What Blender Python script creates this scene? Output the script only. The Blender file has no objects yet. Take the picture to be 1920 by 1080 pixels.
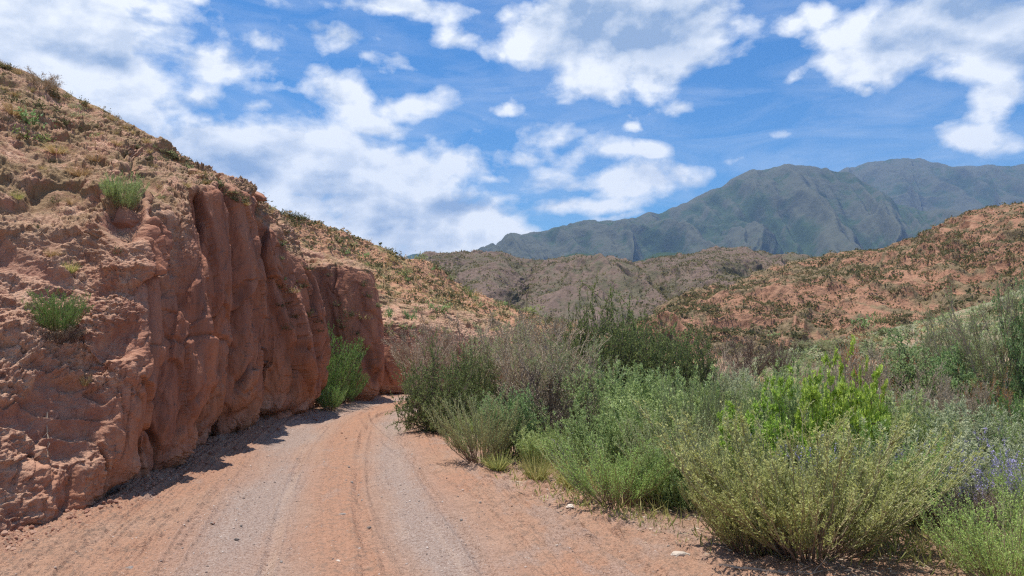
import bpy, math, time
import numpy as np
from mathutils import Vector, Matrix
from mathutils.bvhtree import BVHTree

T0 = time.time()
rng = np.random.default_rng(20240611)
scene = bpy.context.scene
COL = scene.collection
F = 1387.0          # focal length in pixels of the 1920 px wide photograph
EYE = 1.7
HOR = 640.0         # row of the horizon
PITCH = math.atan((HOR - 540.0) / F)
FAST = scene.render.resolution_x < 200


def ray_dir(px, py):
    """world direction seen at a photograph pixel (camera at 0,0,EYE looking +Y, tilted up)"""
    x = (px - 960.0) / F
    y = (540.0 - py) / F
    c, s = math.cos(PITCH), math.sin(PITCH)
    return np.array([x, c - y * s, s + y * c])


def on_plane(px, Y, py):
    d = ray_dir(px, py)
    t = Y / d[1]
    return np.array([d[0] * t, Y, EYE + d[2] * t])


# ------------------------------------------------------------------ noise
_perm = np.random.default_rng(7).permutation(256).astype(np.int32)
_perm = np.concatenate([_perm, _perm, _perm])
_g = np.random.default_rng(8).normal(size=(256, 3))
_g = (_g / np.linalg.norm(_g, axis=1)[:, None]).astype(np.float32)

_g2 = np.stack([np.cos(np.arange(256) * 2.39996), np.sin(np.arange(256) * 2.39996)], 1).astype(np.float32)


def gnoise(x, y, z, seed=0):
    if isinstance(z, np.ndarray) and z.size > 1 and z.flat[0] == z.flat[-1] == z.flat[z.size // 2] and not np.ptp(z):
        return gnoise2(x, y, float(z.flat[0]) * 3.7 + seed)
    x = np.asarray(x, np.float32) + seed * 17.31
    y = np.asarray(y, np.float32) + seed * 5.77
    z = np.asarray(z, np.float32) - seed * 9.13
    x, y, z = np.broadcast_arrays(x, y, z)
    xi = np.floor(x).astype(np.int32); yi = np.floor(y).astype(np.int32); zi = np.floor(z).astype(np.int32)
    xf = x - xi; yf = y - yi; zf = z - zi
    u = xf * xf * xf * (xf * (xf * 6 - 15) + 10)
    v = yf * yf * yf * (yf * (yf * 6 - 15) + 10)
    w = zf * zf * zf * (zf * (zf * 6 - 15) + 10)
    xi &= 255; yi &= 255; zi &= 255

    def corner(a, b, c):
        h = _perm[_perm[_perm[xi + a] + yi + b] + zi + c]
        g = _g[h]
        return g[..., 0] * (xf - a) + g[..., 1] * (yf - b) + g[..., 2] * (zf - c)
    x0 = corner(0, 0, 0) * (1 - u) + corner(1, 0, 0) * u
    x1 = corner(0, 1, 0) * (1 - u) + corner(1, 1, 0) * u
    x2 = corner(0, 0, 1) * (1 - u) + corner(1, 0, 1) * u
    x3 = corner(0, 1, 1) * (1 - u) + corner(1, 1, 1) * u
    return ((x0 * (1 - v) + x1 * v) * (1 - w) + (x2 * (1 - v) + x3 * v) * w) * 1.6


def gnoise2(x, y, seed=0.0):
    x = np.asarray(x, np.float32) + np.float32(seed * 17.31 + 3.3)
    y = np.asarray(y, np.float32) + np.float32(seed * 5.77 + 1.7)
    x, y = np.broadcast_arrays(x, y)
    xi = np.floor(x).astype(np.int32); yi = np.floor(y).astype(np.int32)
    xf = x - xi; yf = y - yi
    u = xf * xf * xf * (xf * (xf * 6 - 15) + 10); v = yf * yf * yf * (yf * (yf * 6 - 15) + 10)
    xi &= 255; yi &= 255

    def corner(a, b):
        h = _perm[_perm[xi + a] + yi + b]
        return _g2[h, 0] * (xf - a) + _g2[h, 1] * (yf - b)
    return ((corner(0, 0) * (1 - u) + corner(1, 0) * u) * (1 - v) + (corner(0, 1) * (1 - u) + corner(1, 1) * u) * v) * 1.5


def fbm(x, y, z, octaves=4, gain=0.5, lac=2.03, seed=0):
    t = 0.0; a = 1.0; f = 1.0; n = 0.0
    for o in range(octaves):
        t = t + a * gnoise(x * f, y * f, z * f, seed + o)
        n += a; a *= gain; f *= lac
    return t / n


def ridged(x, y, z, octaves=4, gain=0.5, lac=2.07, seed=0):
    t = 0.0; a = 1.0; f = 1.0; n = 0.0
    for o in range(octaves):
        t = t + a * (1 - 2.2 * np.abs(gnoise(x * f, y * f, z * f, seed + o)))
        n += a; a *= gain; f *= lac
    return t / n


def cells(a, b, seed=0):
    """2-D cellular noise: value of the nearest cell's tilted plane (-1..1) and distance to the cell border"""
    a = np.asarray(a, np.float32); b = np.asarray(b, np.float32)
    ai = np.floor(a).astype(np.int32); bi = np.floor(b).astype(np.int32)
    f1 = np.full(a.shape, 9., np.float32); f2 = f1.copy(); val = np.zeros(a.shape, np.float32)
    for i in (-1, 0, 1):
        for j in (-1, 0, 1):
            h = _perm[_perm[_perm[(ai + i) & 255] + ((bi + j) & 255)] + (seed & 255)]
            g = _g[h]; g2 = _g[(h + 91) & 255]
            da = a - (ai + i + .5 + .45 * g[..., 0]); db = b - (bi + j + .5 + .45 * g[..., 1])
            d = da * da + db * db
            m = d < f1
            f2 = np.where(m, f1, np.minimum(f2, d))
            val = np.where(m, g[..., 2] + .9 * (g2[..., 0] * da + g2[..., 1] * db), val)
            f1 = np.where(m, d, f1)
    return val, np.sqrt(f2) - np.sqrt(f1)


def sstep(a, b, x):
    t = np.clip((x - a) / (b - a), 0, 1)
    return t * t * (3 - 2 * t)


# ------------------------------------------------------------------ mesh helpers
def mesh_from(name, verts, faces, attrs=None, smooth=True, mat=None, fattrs=None):
    """faces: (n,3) or (n,4) int array"""
    me = bpy.data.meshes.new(name)
    verts = np.ascontiguousarray(verts, np.float32)
    faces = np.ascontiguousarray(faces, np.int32)
    n, k = faces.shape
    me.vertices.add(len(verts)); me.vertices.foreach_set('co', verts.ravel())
    me.loops.add(n * k); me.loops.foreach_set('vertex_index', faces.ravel())
    me.polygons.add(n)
    me.polygons.foreach_set('loop_start', np.arange(0, n * k, k, dtype=np.int32))
    try:
        me.polygons.foreach_set('loop_total', np.full(n, k, np.int32))
    except Exception:
        pass
    me.polygons.foreach_set('use_smooth', np.full(n, smooth, bool))
    for an, av in (attrs or {}).items():
        a = me.attributes.new(an, 'FLOAT', 'POINT')
        a.data.foreach_set('value', np.ascontiguousarray(av, np.float32).ravel())
    me.update(calc_edges=True)
    if mat is not None:
        me.materials.append(mat)
    return me


def link(name, me, parent=None, label=None, cat=None, group=None, kind=None):
    o = bpy.data.objects.new(name, me)
    COL.objects.link(o)
    if parent is not None:
        o.parent = parent
    if label: o['label'] = label
    if cat: o['category'] = cat
    if group: o['group'] = group
    if kind: o['kind'] = kind
    return o


def grid_faces(nu, nv):
    i = np.arange((nu - 1) * (nv - 1)); a = i // (nv - 1); b = i % (nv - 1)
    p = a * nv + b
    return np.stack([p, p + nv, p + nv + 1, p + 1], 1)


def catmull(pts, t):
    """pts (n,3), t in [0,n-1]"""
    pts = np.asarray(pts, np.float64); n = len(pts)
    i = np.clip(np.floor(t).astype(int), 0, n - 2); f = (t - i)[:, None]
    p0 = pts[np.clip(i - 1, 0, n - 1)]; p1 = pts[i]; p2 = pts[i + 1]; p3 = pts[np.clip(i + 2, 0, n - 1)]
    m1 = (p2 - p0) * 0.5; m2 = (p3 - p1) * 0.5
    # limit tangents to the segment length so close points do not loop
    L = np.linalg.norm(p2 - p1, axis=1)[:, None] + 1e-9
    for m in (m1, m2):
        l = np.linalg.norm(m, axis=1)[:, None] + 1e-9
        m *= np.minimum(1.0, L * 1.1 / l)
    f2 = f * f; f3 = f2 * f
    return (2 * f3 - 3 * f2 + 1) * p1 + (f3 - 2 * f2 + f) * m1 + (-2 * f3 + 3 * f2) * p2 + (f3 - f2) * m2


def normals_of(P):
    du = np.gradient(P, axis=0); dv = np.gradient(P, axis=1)
    n = np.cross(du, dv)
    return n / (np.linalg.norm(n, axis=2)[..., None] + 1e-12)


def blur(P, k, axis):
    """box blur of width 2k+1 with clamped ends"""
    if k <= 0: return P
    c = np.concatenate([np.repeat(P.take([0], axis), k, axis), P, np.repeat(P.take([-1], axis), k, axis)], axis)
    c = np.cumsum(c, axis=axis)
    z = np.zeros_like(c.take([0], axis))
    c = np.concatenate([z, c], axis)
    n = P.shape[axis]
    hi = c.take(range(2 * k + 1, 2 * k + 1 + n), axis); lo = c.take(range(0, n), axis)
    return (hi - lo) / (2 * k + 1)


# ------------------------------------------------------------------ node helpers
class NT:
    def __init__(self, tree):
        self.t = tree; self.n = tree.nodes; self.l = tree.links

    def new(self, typ, **kw):
        nd = self.n.new(typ)
        for k, v in kw.items():
            setattr(nd, k, v)
        return nd

    def sock(self, s, v):
        if isinstance(v, bpy.types.NodeSocket):
            self.l.new(v, s)
        elif v is not None:
            if isinstance(v, (tuple, list)) and s.type == 'RGBA' and len(v) == 3:
                v = (*v, 1)
            s.default_value = v

    def math(self, op, a, b=None, c=None, clamp=False):
        nd = self.new('ShaderNodeMath', operation=op, use_clamp=clamp)
        for s, v in zip(nd.inputs, (a, b, c)):
            self.sock(s, v)
        return nd.outputs[0]

    def vmath(self, op, a, b=None, c=None, out=0):
        nd = self.new('ShaderNodeVectorMath', operation=op)
        for s, v in zip(nd.inputs, (a, b, c)):
            self.sock(s, v)
        return nd.outputs[out]

    def mix(self, fac, a, b, blend='MIX'):
        nd = self.new('ShaderNodeMix', data_type='RGBA', blend_type=blend)
        self.sock(nd.inputs[0], fac); self.sock(nd.inputs[6], a); self.sock(nd.inputs[7], b)
        return nd.outputs[2]

    def ramp(self, fac, stops, interp='LINEAR'):
        nd = self.new('ShaderNodeValToRGB')
        cr = nd.color_ramp; cr.interpolation = interp
        while len(cr.elements) < len(stops): cr.elements.new(0.5)
        for e, (p, c) in zip(cr.elements, stops):
            e.position = p
            e.color = (c, c, c, 1) if isinstance(c, (int, float)) else (*c, 1)
        self.sock(nd.inputs[0], fac)
        return nd.outputs[0]

    def noise(self, vec, scale, detail=4, rough=0.5, dist=0.0, out=0, lac=2.0):
        nd = self.new('ShaderNodeTexNoise')
        self.sock(nd.inputs['Vector'], vec)
        nd.inputs['Scale'].default_value = scale; nd.inputs['Detail'].default_value = detail
        nd.inputs['Roughness'].default_value = rough; nd.inputs['Distortion'].default_value = dist
        nd.inputs['Lacunarity'].default_value = lac
        return nd.outputs[out]

    def attr(self, name):
        return self.new('ShaderNodeAttribute', attribute_name=name).outputs['Fac']

    def maprange(self, v, a, b, c=0.0, d=1.0):
        nd = self.new('ShaderNodeMapRange'); nd.clamp = True
        self.sock(nd.inputs[0], v)
        for i, x in enumerate((a, b, c, d)): nd.inputs[i + 1].default_value = x
        return nd.outputs[0]

    def bump(self, height, strength, dist, normal=None):
        nd = self.new('ShaderNodeBump')
        self.sock(nd.inputs['Height'], height)
        nd.inputs['Strength'].default_value = strength; nd.inputs['Distance'].default_value = dist
        if normal is not None: self.sock(nd.inputs['Normal'], normal)
        return nd.outputs[0]


def new_mat(name):
    m = bpy.data.materials.new(name); m.use_nodes = True
    m.node_tree.nodes.clear()
    return m, NT(m.node_tree)


def finish(t, color, rough=0.9, normal=None, spec=0.15):
    b = t.new('ShaderNodeBsdfPrincipled')
    t.sock(b.inputs['Base Color'], color); t.sock(b.inputs['Roughness'], rough)
    b.inputs['Specular IOR Level'].default_value = spec
    if normal is not None: t.sock(b.inputs['Normal'], normal)
    o = t.new('ShaderNodeOutputMaterial'); t.l.new(b.outputs[0], o.inputs['Surface'])
    return b


# ------------------------------------------------------------------ camera, sun, world
cam_d = bpy.data.cameras.new('camera'); cam = bpy.data.objects.new('camera', cam_d); COL.objects.link(cam)
cam.location = (0, 0, EYE); cam.rotation_euler = (math.pi / 2 + PITCH, 0, 0)
cam_d.sensor_width = 36.0; cam_d.lens = F / 1920 * 36.0
cam_d.clip_start = 0.05; cam_d.clip_end = 30000
scene.camera = cam

SUN_EL = math.radians(75.5); SUN_AZ = math.radians(-52)     # azimuth measured from +Y towards +X
sd = Vector((math.sin(SUN_AZ) * math.cos(SUN_EL), math.cos(SUN_AZ) * math.cos(SUN_EL), math.sin(SUN_EL)))
sun_d = bpy.data.lights.new('sun', 'SUN'); sun_d.energy = 5.0; sun_d.angle = math.radians(0.53)
sun_d.color = (1.0, 0.955, 0.89)
sun = bpy.data.objects.new('sun', sun_d); COL.objects.link(sun)
sun.rotation_euler = sd.to_track_quat('Z', 'Y').to_euler(); sun.location = (-30, 10, 60)

world = bpy.data.worlds.new('World'); scene.world = world; world.use_nodes = True
wt = NT(world.node_tree); wt.n.clear()
sky = wt.new('ShaderNodeTexSky', sky_type='NISHITA'); sky.sun_disc = False
sky.sun_elevation = SUN_EL; sky.sun_rotation = SUN_AZ; sky.air_density = 1.0; sky.dust_density = 0.6; sky.ozone_density = 2.5
tc = wt.new('ShaderNodeTexCoord').outputs['Generated']
sep = wt.new('ShaderNodeSeparateXYZ'); wt.l.new(tc, sep.inputs[0])
az = wt.math('ARCTAN2', sep.outputs[0], sep.outputs[1])
el = wt.math('ARCSINE', sep.outputs[2])
comb = wt.new('ShaderNodeCombineXYZ'); wt.l.new(az, comb.inputs[0]); wt.l.new(el, comb.inputs[1])
A = comb.outputs[0]
# ragged edges: the look-up position wanders with noise
warpn = wt.noise(A, 7.0, 5, 0.6, out=1)
warp = wt.vmath('MULTIPLY', wt.vmath('SUBTRACT', warpn, (0.5, 0.5, 0.5)), (0.075, 0.055, 0.0))
AW = wt.vmath('ADD', A, warp)
AW = wt.vmath('MULTIPLY', AW, (1, 1, 0))

# cumulus banks: photograph px centre, radii, weight
CLOUDS = [
    (100, 90, 270, 140, 1.15), (20, 20, 240, 100, 1), (215, 160, 80, 50, 1), (-250, 100, 260, 160, 1),
    (390, 112, 150, 48, 1), (375, 165, 70, 50, 1), (400, 225, 45, 25, 1), (480, 190, 60, 22, .8), (490, 70, 65, 28, .9),
    (480, 300, 220, 80, 1.15), (400, 250, 70, 40, .8), (620, 340, 160, 60, 1), (560, 400, 200, 45, 1), (750, 330, 130, 55, 1), (860, 300, 90, 45, 1),
    (710, 400, 200, 55, 1), (850, 410, 150, 60, 1), (760, 455, 250, 48, 1.2), (700, 235, 80, 30, .85), (920, 330, 55, 16, .8), (350, 250, 60, 40, .6),
    (635, 170, 80, 48, 1), (768, 192, 62, 42, 1), (660, 70, 100, 45, .75), (755, 108, 65, 28, 1), (700, 100, 50, 30, .9), (590, 40, 110, 22, .6),
    (720, 4, 180, 26, 1), (860, 70, 60, 45, .75), (350, 3, 60, 14, .8),
    (1060, 50, 150, 85, 1), (1190, 60, 170, 95, 1), (1120, 140, 120, 60, 1), (1210, 150, 60, 40, 1), (950, 15, 120, 45, .8), (1300, 60, 80, 80, .9), (1060, 185, 50, 25, .8),
    (1045, 258, 75, 40, 1), (1080, 290, 50, 35, 1), (1130, 280, 40, 25, .9), (1208, 280, 36, 17, .9), (990, 298, 35, 16, .8),
    (1170, 340, 180, 34, .95), (1070, 386, 95, 22, 1.3), (1280, 335, 110, 28, .85), (1400, 300, 60, 20, .5),
    (1790, 40, 230, 85, 1), (1680, 110, 130, 60, 1), (1860, 80, 150, 70, 1), (1780, 140, 110, 32, .9), (1530, 28, 60, 26, .9), (1490, 45, 40, 22, .7), (2150, 90, 260, 120, 1),
    (1862, 190, 60, 62, 1.05), (1810, 255, 85, 34, 1.0), (1900, 150, 60, 40, .9), (1830, 280, 120, 25, .45),
    (1455, 255, 55, 14, .65), (1280, 200, 35, 22, .75), (945, 210, 26, 14, .8), (960, 175, 22, 25, .7), (1625, 180, 24, 11, .7), (1480, 155, 40, 18, .5), (1370, 245, 26, 8, .6), (940, 110, 25, 40, .5), (1180, 232, 18, 9, .7), (1090, 372, 60, 20, .6), (1140, 415, 70, 15, .6)]


def azel(px, py):
    d = ray_dir(px, py); d = d / np.linalg.norm(d)
    return math.atan2(d[0], d[1]), math.asin(d[2])


acc = None
for (cx, cy, rx, ry, wgt) in CLOUDS:
    a0, e0 = azel(cx, cy); a1, _ = azel(cx + rx, cy); _, e1 = azel(cx, cy + ry)
    ra = max(abs(a1 - a0), .01); re = max(abs(e1 - e0), .008)
    v = wt.vmath('MULTIPLY_ADD', AW, (1 / ra, 1 / re, 0), (-a0 / ra, -e0 / re, 0))
    kk = min(1.0, max(.50, (re * ra) ** .5 / .075))
    q = wt.math('MULTIPLY_ADD', wt.vmath('LENGTH', v, out=1), -kk, (0.16 + 0.20 * kk + wgt * 0.86) * kk)
    acc = q if acc is None else wt.math('SMOOTH_MAX', acc, q, 0.10)
# the rest of the sky (outside the photograph) is broken cloud as well
out = wt.math('MAXIMUM', wt.maprange(wt.math('ABSOLUTE', az), 0.75, 0.95), wt.maprange(el, 0.50, 0.62))
low = wt.math('MULTIPLY_ADD', wt.noise(tc, 3.2, 3, 0.5), 5.0, -2.7)
acc = wt.math('MULTIPLY_ADD', out, wt.math('SUBTRACT', low, acc), acc)
acc = wt.math('MINIMUM', acc, 0.9)
P2 = wt.vmath('MULTIPLY', A, (1.0, 1.55, 1.0))
n1 = wt.noise(P2, 8.0, 9, 0.54, 0.15)
n1b = wt.noise(wt.vmath('ADD', P2, (-0.012, 0.030, 0.0)), 8.0, 7, 0.54, 0.15)
dens = wt.math('MULTIPLY_ADD', wt.math('SUBTRACT', n1, 0.5), 3.0, acc)
alpha = wt.maprange(dens, 0.06, 0.50)
# thin high veil, strongest low on the right and left of centre
veil = wt.noise(wt.vmath('MULTIPLY', A, (2.2, 9.0, 1.0)), 2.4, 7, 0.62, 0.8)
veilm = wt.math('MULTIPLY', wt.maprange(veil, 0.40, 0.80, 0.0, 0.42), wt.maprange(el, 0.62, 0.10, 0.35, 1.0))
alpha = wt.math('SUBTRACT', 1.0, wt.math('MULTIPLY', wt.math('SUBTRACT', 1.0, alpha), wt.math('SUBTRACT', 1.0, veilm)))
# cloud self shading: thick parts go blue grey, sides towards the sun go white
thick = wt.maprange(wt.math('MULTIPLY_ADD', wt.math('SUBTRACT', wt.noise(P2, 4.5, 4, 0.5), 0.5), 3.6, acc), 0.15, 0.95)
sidelit = wt.maprange(wt.math('SUBTRACT', n1, n1b), -0.085, 0.085)
gacc = None
for (cx, cy, rx, ry) in [(1190, 55, 200, 95), (1110, 30, 130, 60), (1800, 10, 190, 60), (1700, 90, 120, 45), (1900, 90, 90, 45), (470, 310, 110, 42), (610, 360, 90, 35), (700, 420, 90, 30), (850, 385, 70, 25), (380, 190, 60, 25), (640, 45, 90, 30), (180, 110, 90, 30)]:
    a0, e0 = azel(cx, cy); a1, _ = azel(cx + rx, cy); _, e1 = azel(cx, cy + ry)
    ra = abs(a1 - a0); re = abs(e1 - e0)
    v = wt.vmath('MULTIPLY_ADD', AW, (1 / ra, 1 / re, 0), (-a0 / ra, -e0 / re, 0))
    q = wt.math('MULTIPLY_ADD', wt.vmath('LENGTH', v, out=1), -1.0, 1.15)
    gacc = q if gacc is None else wt.math('SMOOTH_MAX', gacc, q, 0.2)
gthick = wt.maprange(wt.math('MULTIPLY_ADD', wt.math('SUBTRACT', wt.noise(P2, 6.0, 5, 0.5), 0.5), 1.8, gacc), 0.0, 0.85)
litv = wt.math('SUBTRACT', wt.math('MULTIPLY_ADD', sidelit, 0.62, 0.66), wt.math('ADD', wt.math('MULTIPLY', thick, 0.22), wt.math('MULTIPLY', gthick, 0.72)))
ccol = wt.mix(wt.math('MAXIMUM', wt.math('MINIMUM', litv, 1.0), 0.0), (2.5, 3.5, 5.2), (8.4, 8.6, 8.8))
hs = wt.new('ShaderNodeHueSaturation'); hs.inputs['Saturation'].default_value = 1.38; hs.inputs['Value'].default_value = 1.0
wt.l.new(sky.outputs[0], hs.inputs['Color'])
skyc = wt.mix(1.0, hs.outputs[0], (0.53, 0.90, 1.05), 'MULTIPLY')
up = wt.maprange(el, -0.02, 0.0)
alpha = wt.math('MULTIPLY', alpha, up)
bgc = wt.mix(alpha, skyc, ccol)
bg = wt.new('ShaderNodeBackground'); wt.l.new(bgc, bg.inputs[0]); bg.inputs[1].default_value = 0.1
wo = wt.new('ShaderNodeOutputWorld'); wt.l.new(bg.outputs[0], wo.inputs[0])
world.cycles.sampling_method = 'MANUAL'; world.cycles.sample_map_resolution = 512

vs = scene.view_settings
vs.view_transform = 'Standard'; vs.look = 'None'; vs.gamma = 1.0; vs.exposure = 0.45; vs.use_curve_mapping = False
cy = scene.cycles
cy.max_bounces = 6; cy.diffuse_bounces = 3; cy.glossy_bounces = 2; cy.transmission_bounces = 4; cy.volume_bounces = 0
cy.transparent_max_bounces = 8; cy.filter_width = 1.25; cy.use_denoising = False; cy.denoiser = 'OPENIMAGEDENOISE'; cy.denoising_input_passes = 'RGB_ALBEDO_NORMAL'; cy.denoising_prefilter = 'ACCURATE'; cy.sample_clamp_indirect = 4.0
cy.caustics_reflective = False; cy.caustics_refractive = False
# ================================================================== ground and road
ROADC = np.array([(0.6, -30), (0.3, -8), (-0.25, 0), (-0.75, 3), (-1.15, 5.4), (-2.06, 9.1), (-2.75, 12.4), (-3.25, 15.7), (-3.3, 18.0), (-2.9, 20.5), (-1.9, 23.0), (0.2, 25.5), (3.5, 28.0), (9.0, 31.0), (18, 36), (30, 45)], float)
_rt = np.linspace(0, len(ROADC) - 1, 1500)
_rp = catmull(np.c_[ROADC, np.zeros(len(ROADC))], _rt)[:, :2]
_rs = np.r_[0, np.cumsum(np.linalg.norm(np.diff(_rp, axis=0), axis=1))]
# centre line x as a function of y, good to y=23; beyond it the arc uses nearest distance
_tan = np.gradient(_rp, axis=0); _tan /= np.linalg.norm(_tan, axis=1)[:, None]


def road_coords(x, y):
    """signed distance from the centre line (right positive) and arc length"""
    x = np.asarray(x, float); y = np.asarray(y, float); sh = x.shape
    x = x.ravel(); y = y.ravel()
    d = np.full(x.shape, 1e3); s = np.zeros(x.shape)
    near = (y > -20) & (y < 45) & (x > -14) & (x < 30)
    idx = np.nonzero(near)[0]
    # first guess from y on the monotone curve, then a short local search
    i = np.interp(y[idx], _rp[:, 1], np.arange(len(_rp))).astype(int)
    best = np.full(len(idx), 1e9); bi = i.copy()
    for k in range(-120, 121, 12):
        j = np.clip(i + k, 0, len(_rp) - 1)
        dd = (x[idx] - _rp[j, 0]) ** 2 + (y[idx] - _rp[j, 1]) ** 2
        m = dd < best; best[m] = dd[m]; bi[m] = j[m]
    dx = x[idx] - _rp[bi, 0]; dy = y[idx] - _rp[bi, 1]
    tx, ty = _tan[bi, 0], _tan[bi, 1]
    al = dx * tx + dy * ty
    d[idx] = dx * ty - dy * tx
    s[idx] = _rs[bi] + al
    return d.reshape(sh), s.reshape(sh)


def bell(x, c, w):
    return np.exp(-((x - c) / w) ** 2)


def base_height(x, y):
    """large forms only"""
    z = 0.10 * fbm(x * .12, y * .12, 0 * x, 3, seed=3)
    # the wash right of the road rises gently towards the right-hand slope
    z = z * sstep(1.5, 6, np.abs(x + 1.5)) + 0.30 * sstep(1.5, 9, x) * sstep(2.5, 9, y + x * .3) * sstep(120, 40, y)
    z = z + 0.35 * sstep(9, 26, x) * sstep(4, 12, y) * sstep(120, 40, y)
    return z


def ground_fields(x, y):
    """height plus colour masks: gravel (grey), orange (loose red sand), pale (packed dust), soil (dark litter)"""
    d, s = road_coords(x, y)
    wob = 0.10 * fbm(x * .5, y * .25, 0 * x, 3, seed=11)
    dw = d + wob
    z = base_height(x, y)
    near = sstep(40, 25, np.hypot(x, y))
    on = sstep(2.6, 1.6, np.abs(d))
    tl = bell(dw, -.80, .34); tr = bell(dw, .72, .30)
    z = z - near * on * (0.035 * tl + 0.03 * tr) + near * 0.02 * bell(dw, 0, .25) * on
    # berm of loose sand beside each track
    z = z + near * on * 0.02 * (bell(dw, -1.42, .16) + bell(dw, 1.30, .2))
    # fine ruts that run along the road
    rut = gnoise(dw * 7, s * .10, 0 * s, 21) + .6 * gnoise(dw * 17, s * .16, 0 * s, 22)
    z = z + near * sstep(5.0, 2.0, np.abs(d)) * 0.020 * rut * (1 - .75 * np.maximum(bell(dw, -.9, .45), bell(dw, .72, .36))) + near * .016 * gnoise(dw * 34, s * .3, 0 * s, 24) * sstep(.9, 1.8, np.abs(d))
    # old tyre lines running closer to the wall and one that swings to the right
    for off, k, w, sd_ in ((-.62, .004, .07, 6), (.98, -.004, .07, 7), (.12, .018, .09, 8), (-1.35, -.01, .09, 9), (-2.35, .045, .10, 1), (-2.75, .06, .13, 2), (-2.05, .02, .08, 3), (1.75, -.16, .11, 4), (2.05, -.17, .10, 5)):
        dd = d - off - k * (s - 36)
        tread = 0.5 + 0.5 * np.sin(s * 52 + np.abs(dd) * 40)
        z = z - near * bell(dd, 0, w * .55) * (0.012 + 0.016 * tread) * sstep(-.2, .25, gnoise(s * .35, off + 0 * s, 0 * s, 30 + sd_) + .15)
        z = z + near * 0.012 * (bell(dd, w, w * .3) + bell(dd, -w, w * .3))
    # crumbs and clods
    rough = 0.020 * fbm(x * 3.1, y * 3.1, 0 * x, 4, .55, seed=5) + 0.010 * ridged(x * 9, y * 9, 0 * x, 4, .6, seed=6)
    offroad = sstep(1.1, 2.6, np.abs(d))
    z = z + near * rough * (0.45 + 1.1 * offroad)
    clod = np.maximum(gnoise(x * 7, y * 7, 0 * x, 9) - .25, 0) * np.maximum(gnoise(x * .9, y * .9, 0 * x, 10) + .15, 0)
    z = z + near * clod * 0.16 * (0.35 + offroad)
    z = z + .04 * sstep(-4.25, -4.8, x + .25 * gnoise(y * 1.3, x, 0 * x, 44)) * sstep(4.5, 6, y) * sstep(18.5, 17, y)
    # a shallow flood channel against the foot of the wall, tread ribs and a thin silt shelf
    shelf = np.round((gnoise(x * 1.6 + y * .2, y * .26, 0 * x, 41) + .35 * gnoise(x * 5 + y * .5, y * .7, 0 * x, 43) + 1) * 6) / 6
    z = z + near * .030 * (shelf - 1) * sstep(-1.7, -2.3, d) * sstep(-4.5, -3.4, d)
    n_a = fbm(x * 1.1, y * .45, 0 * x, 4, .6, seed=13); n_b = fbm(x * 2.3, y * 1.2, 0 * x, 4, .6, seed=14)
    tlw = bell(dw, -.90, .46) ** 1; trw = bell(dw, .72, .36)
    gravel = np.clip(1.05 * np.maximum(tlw, trw) * (1.0 + .9 * n_a) * sstep(3.2, 1.9, np.abs(d)), 0, 1)
    gravel = np.maximum(gravel, .55 * sstep(.15, .5, n_b + .3 * n_a + .25 * sstep(.8, 2.0, d) * sstep(4.5, 2.8, d) - .12 * sstep(-1.2, -2.0, d)))
    pale = np.clip(bell(dw, -.62, .05) * .8 + bell(dw, -1.05, .04) * .4 + .6 * bell(dw, .80, .03) + .4 * bell(dw, .5, .06), 0, 1) * np.clip(.4 + 1.8 * n_b, 0, 1) * sstep(34, 20, np.hypot(x, y))
    pale = np.clip(pale + .55 * sstep(.1, .5, fbm(x * .8, y * .8, 0 * x, 3, seed=15)) * offroad, 0, 1)
    orange = sstep(-.15, .35, fbm(x * .7, y * .35, 0 * x, 3, .55, seed=16) + .55 * bell(dw, -.05, .28) + .6 * bell(dw, -1.6, .25) * sstep(8, 10, y))
    soil = sstep(-.1, .5, fbm(x * .5, y * .5, 0 * x, 3, seed=17) + .7 * sstep(.2, 1.6, x - (-1.9 + 13.5 / np.maximum(y, 2.0) * 1.35)) - .35) * sstep(2.1, 3.0, d)
    return z, gravel, orange, pale, soil


def axis(lo, hi, core_lo, core_hi, step, ratio):
    a = [core_lo]; s = step
    core = list(np.arange(core_lo, core_hi, step))
    up = [core[-1]]; s = step
    while up[-1] < hi: s *= ratio; up.append(up[-1] + s)
    dn = [core[0]]; s = step
    while dn[-1] > lo: s *= ratio; dn.append(dn[-1] - s)
    return np.array(dn[::-1][:-1] + core + up[1:])


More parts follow.
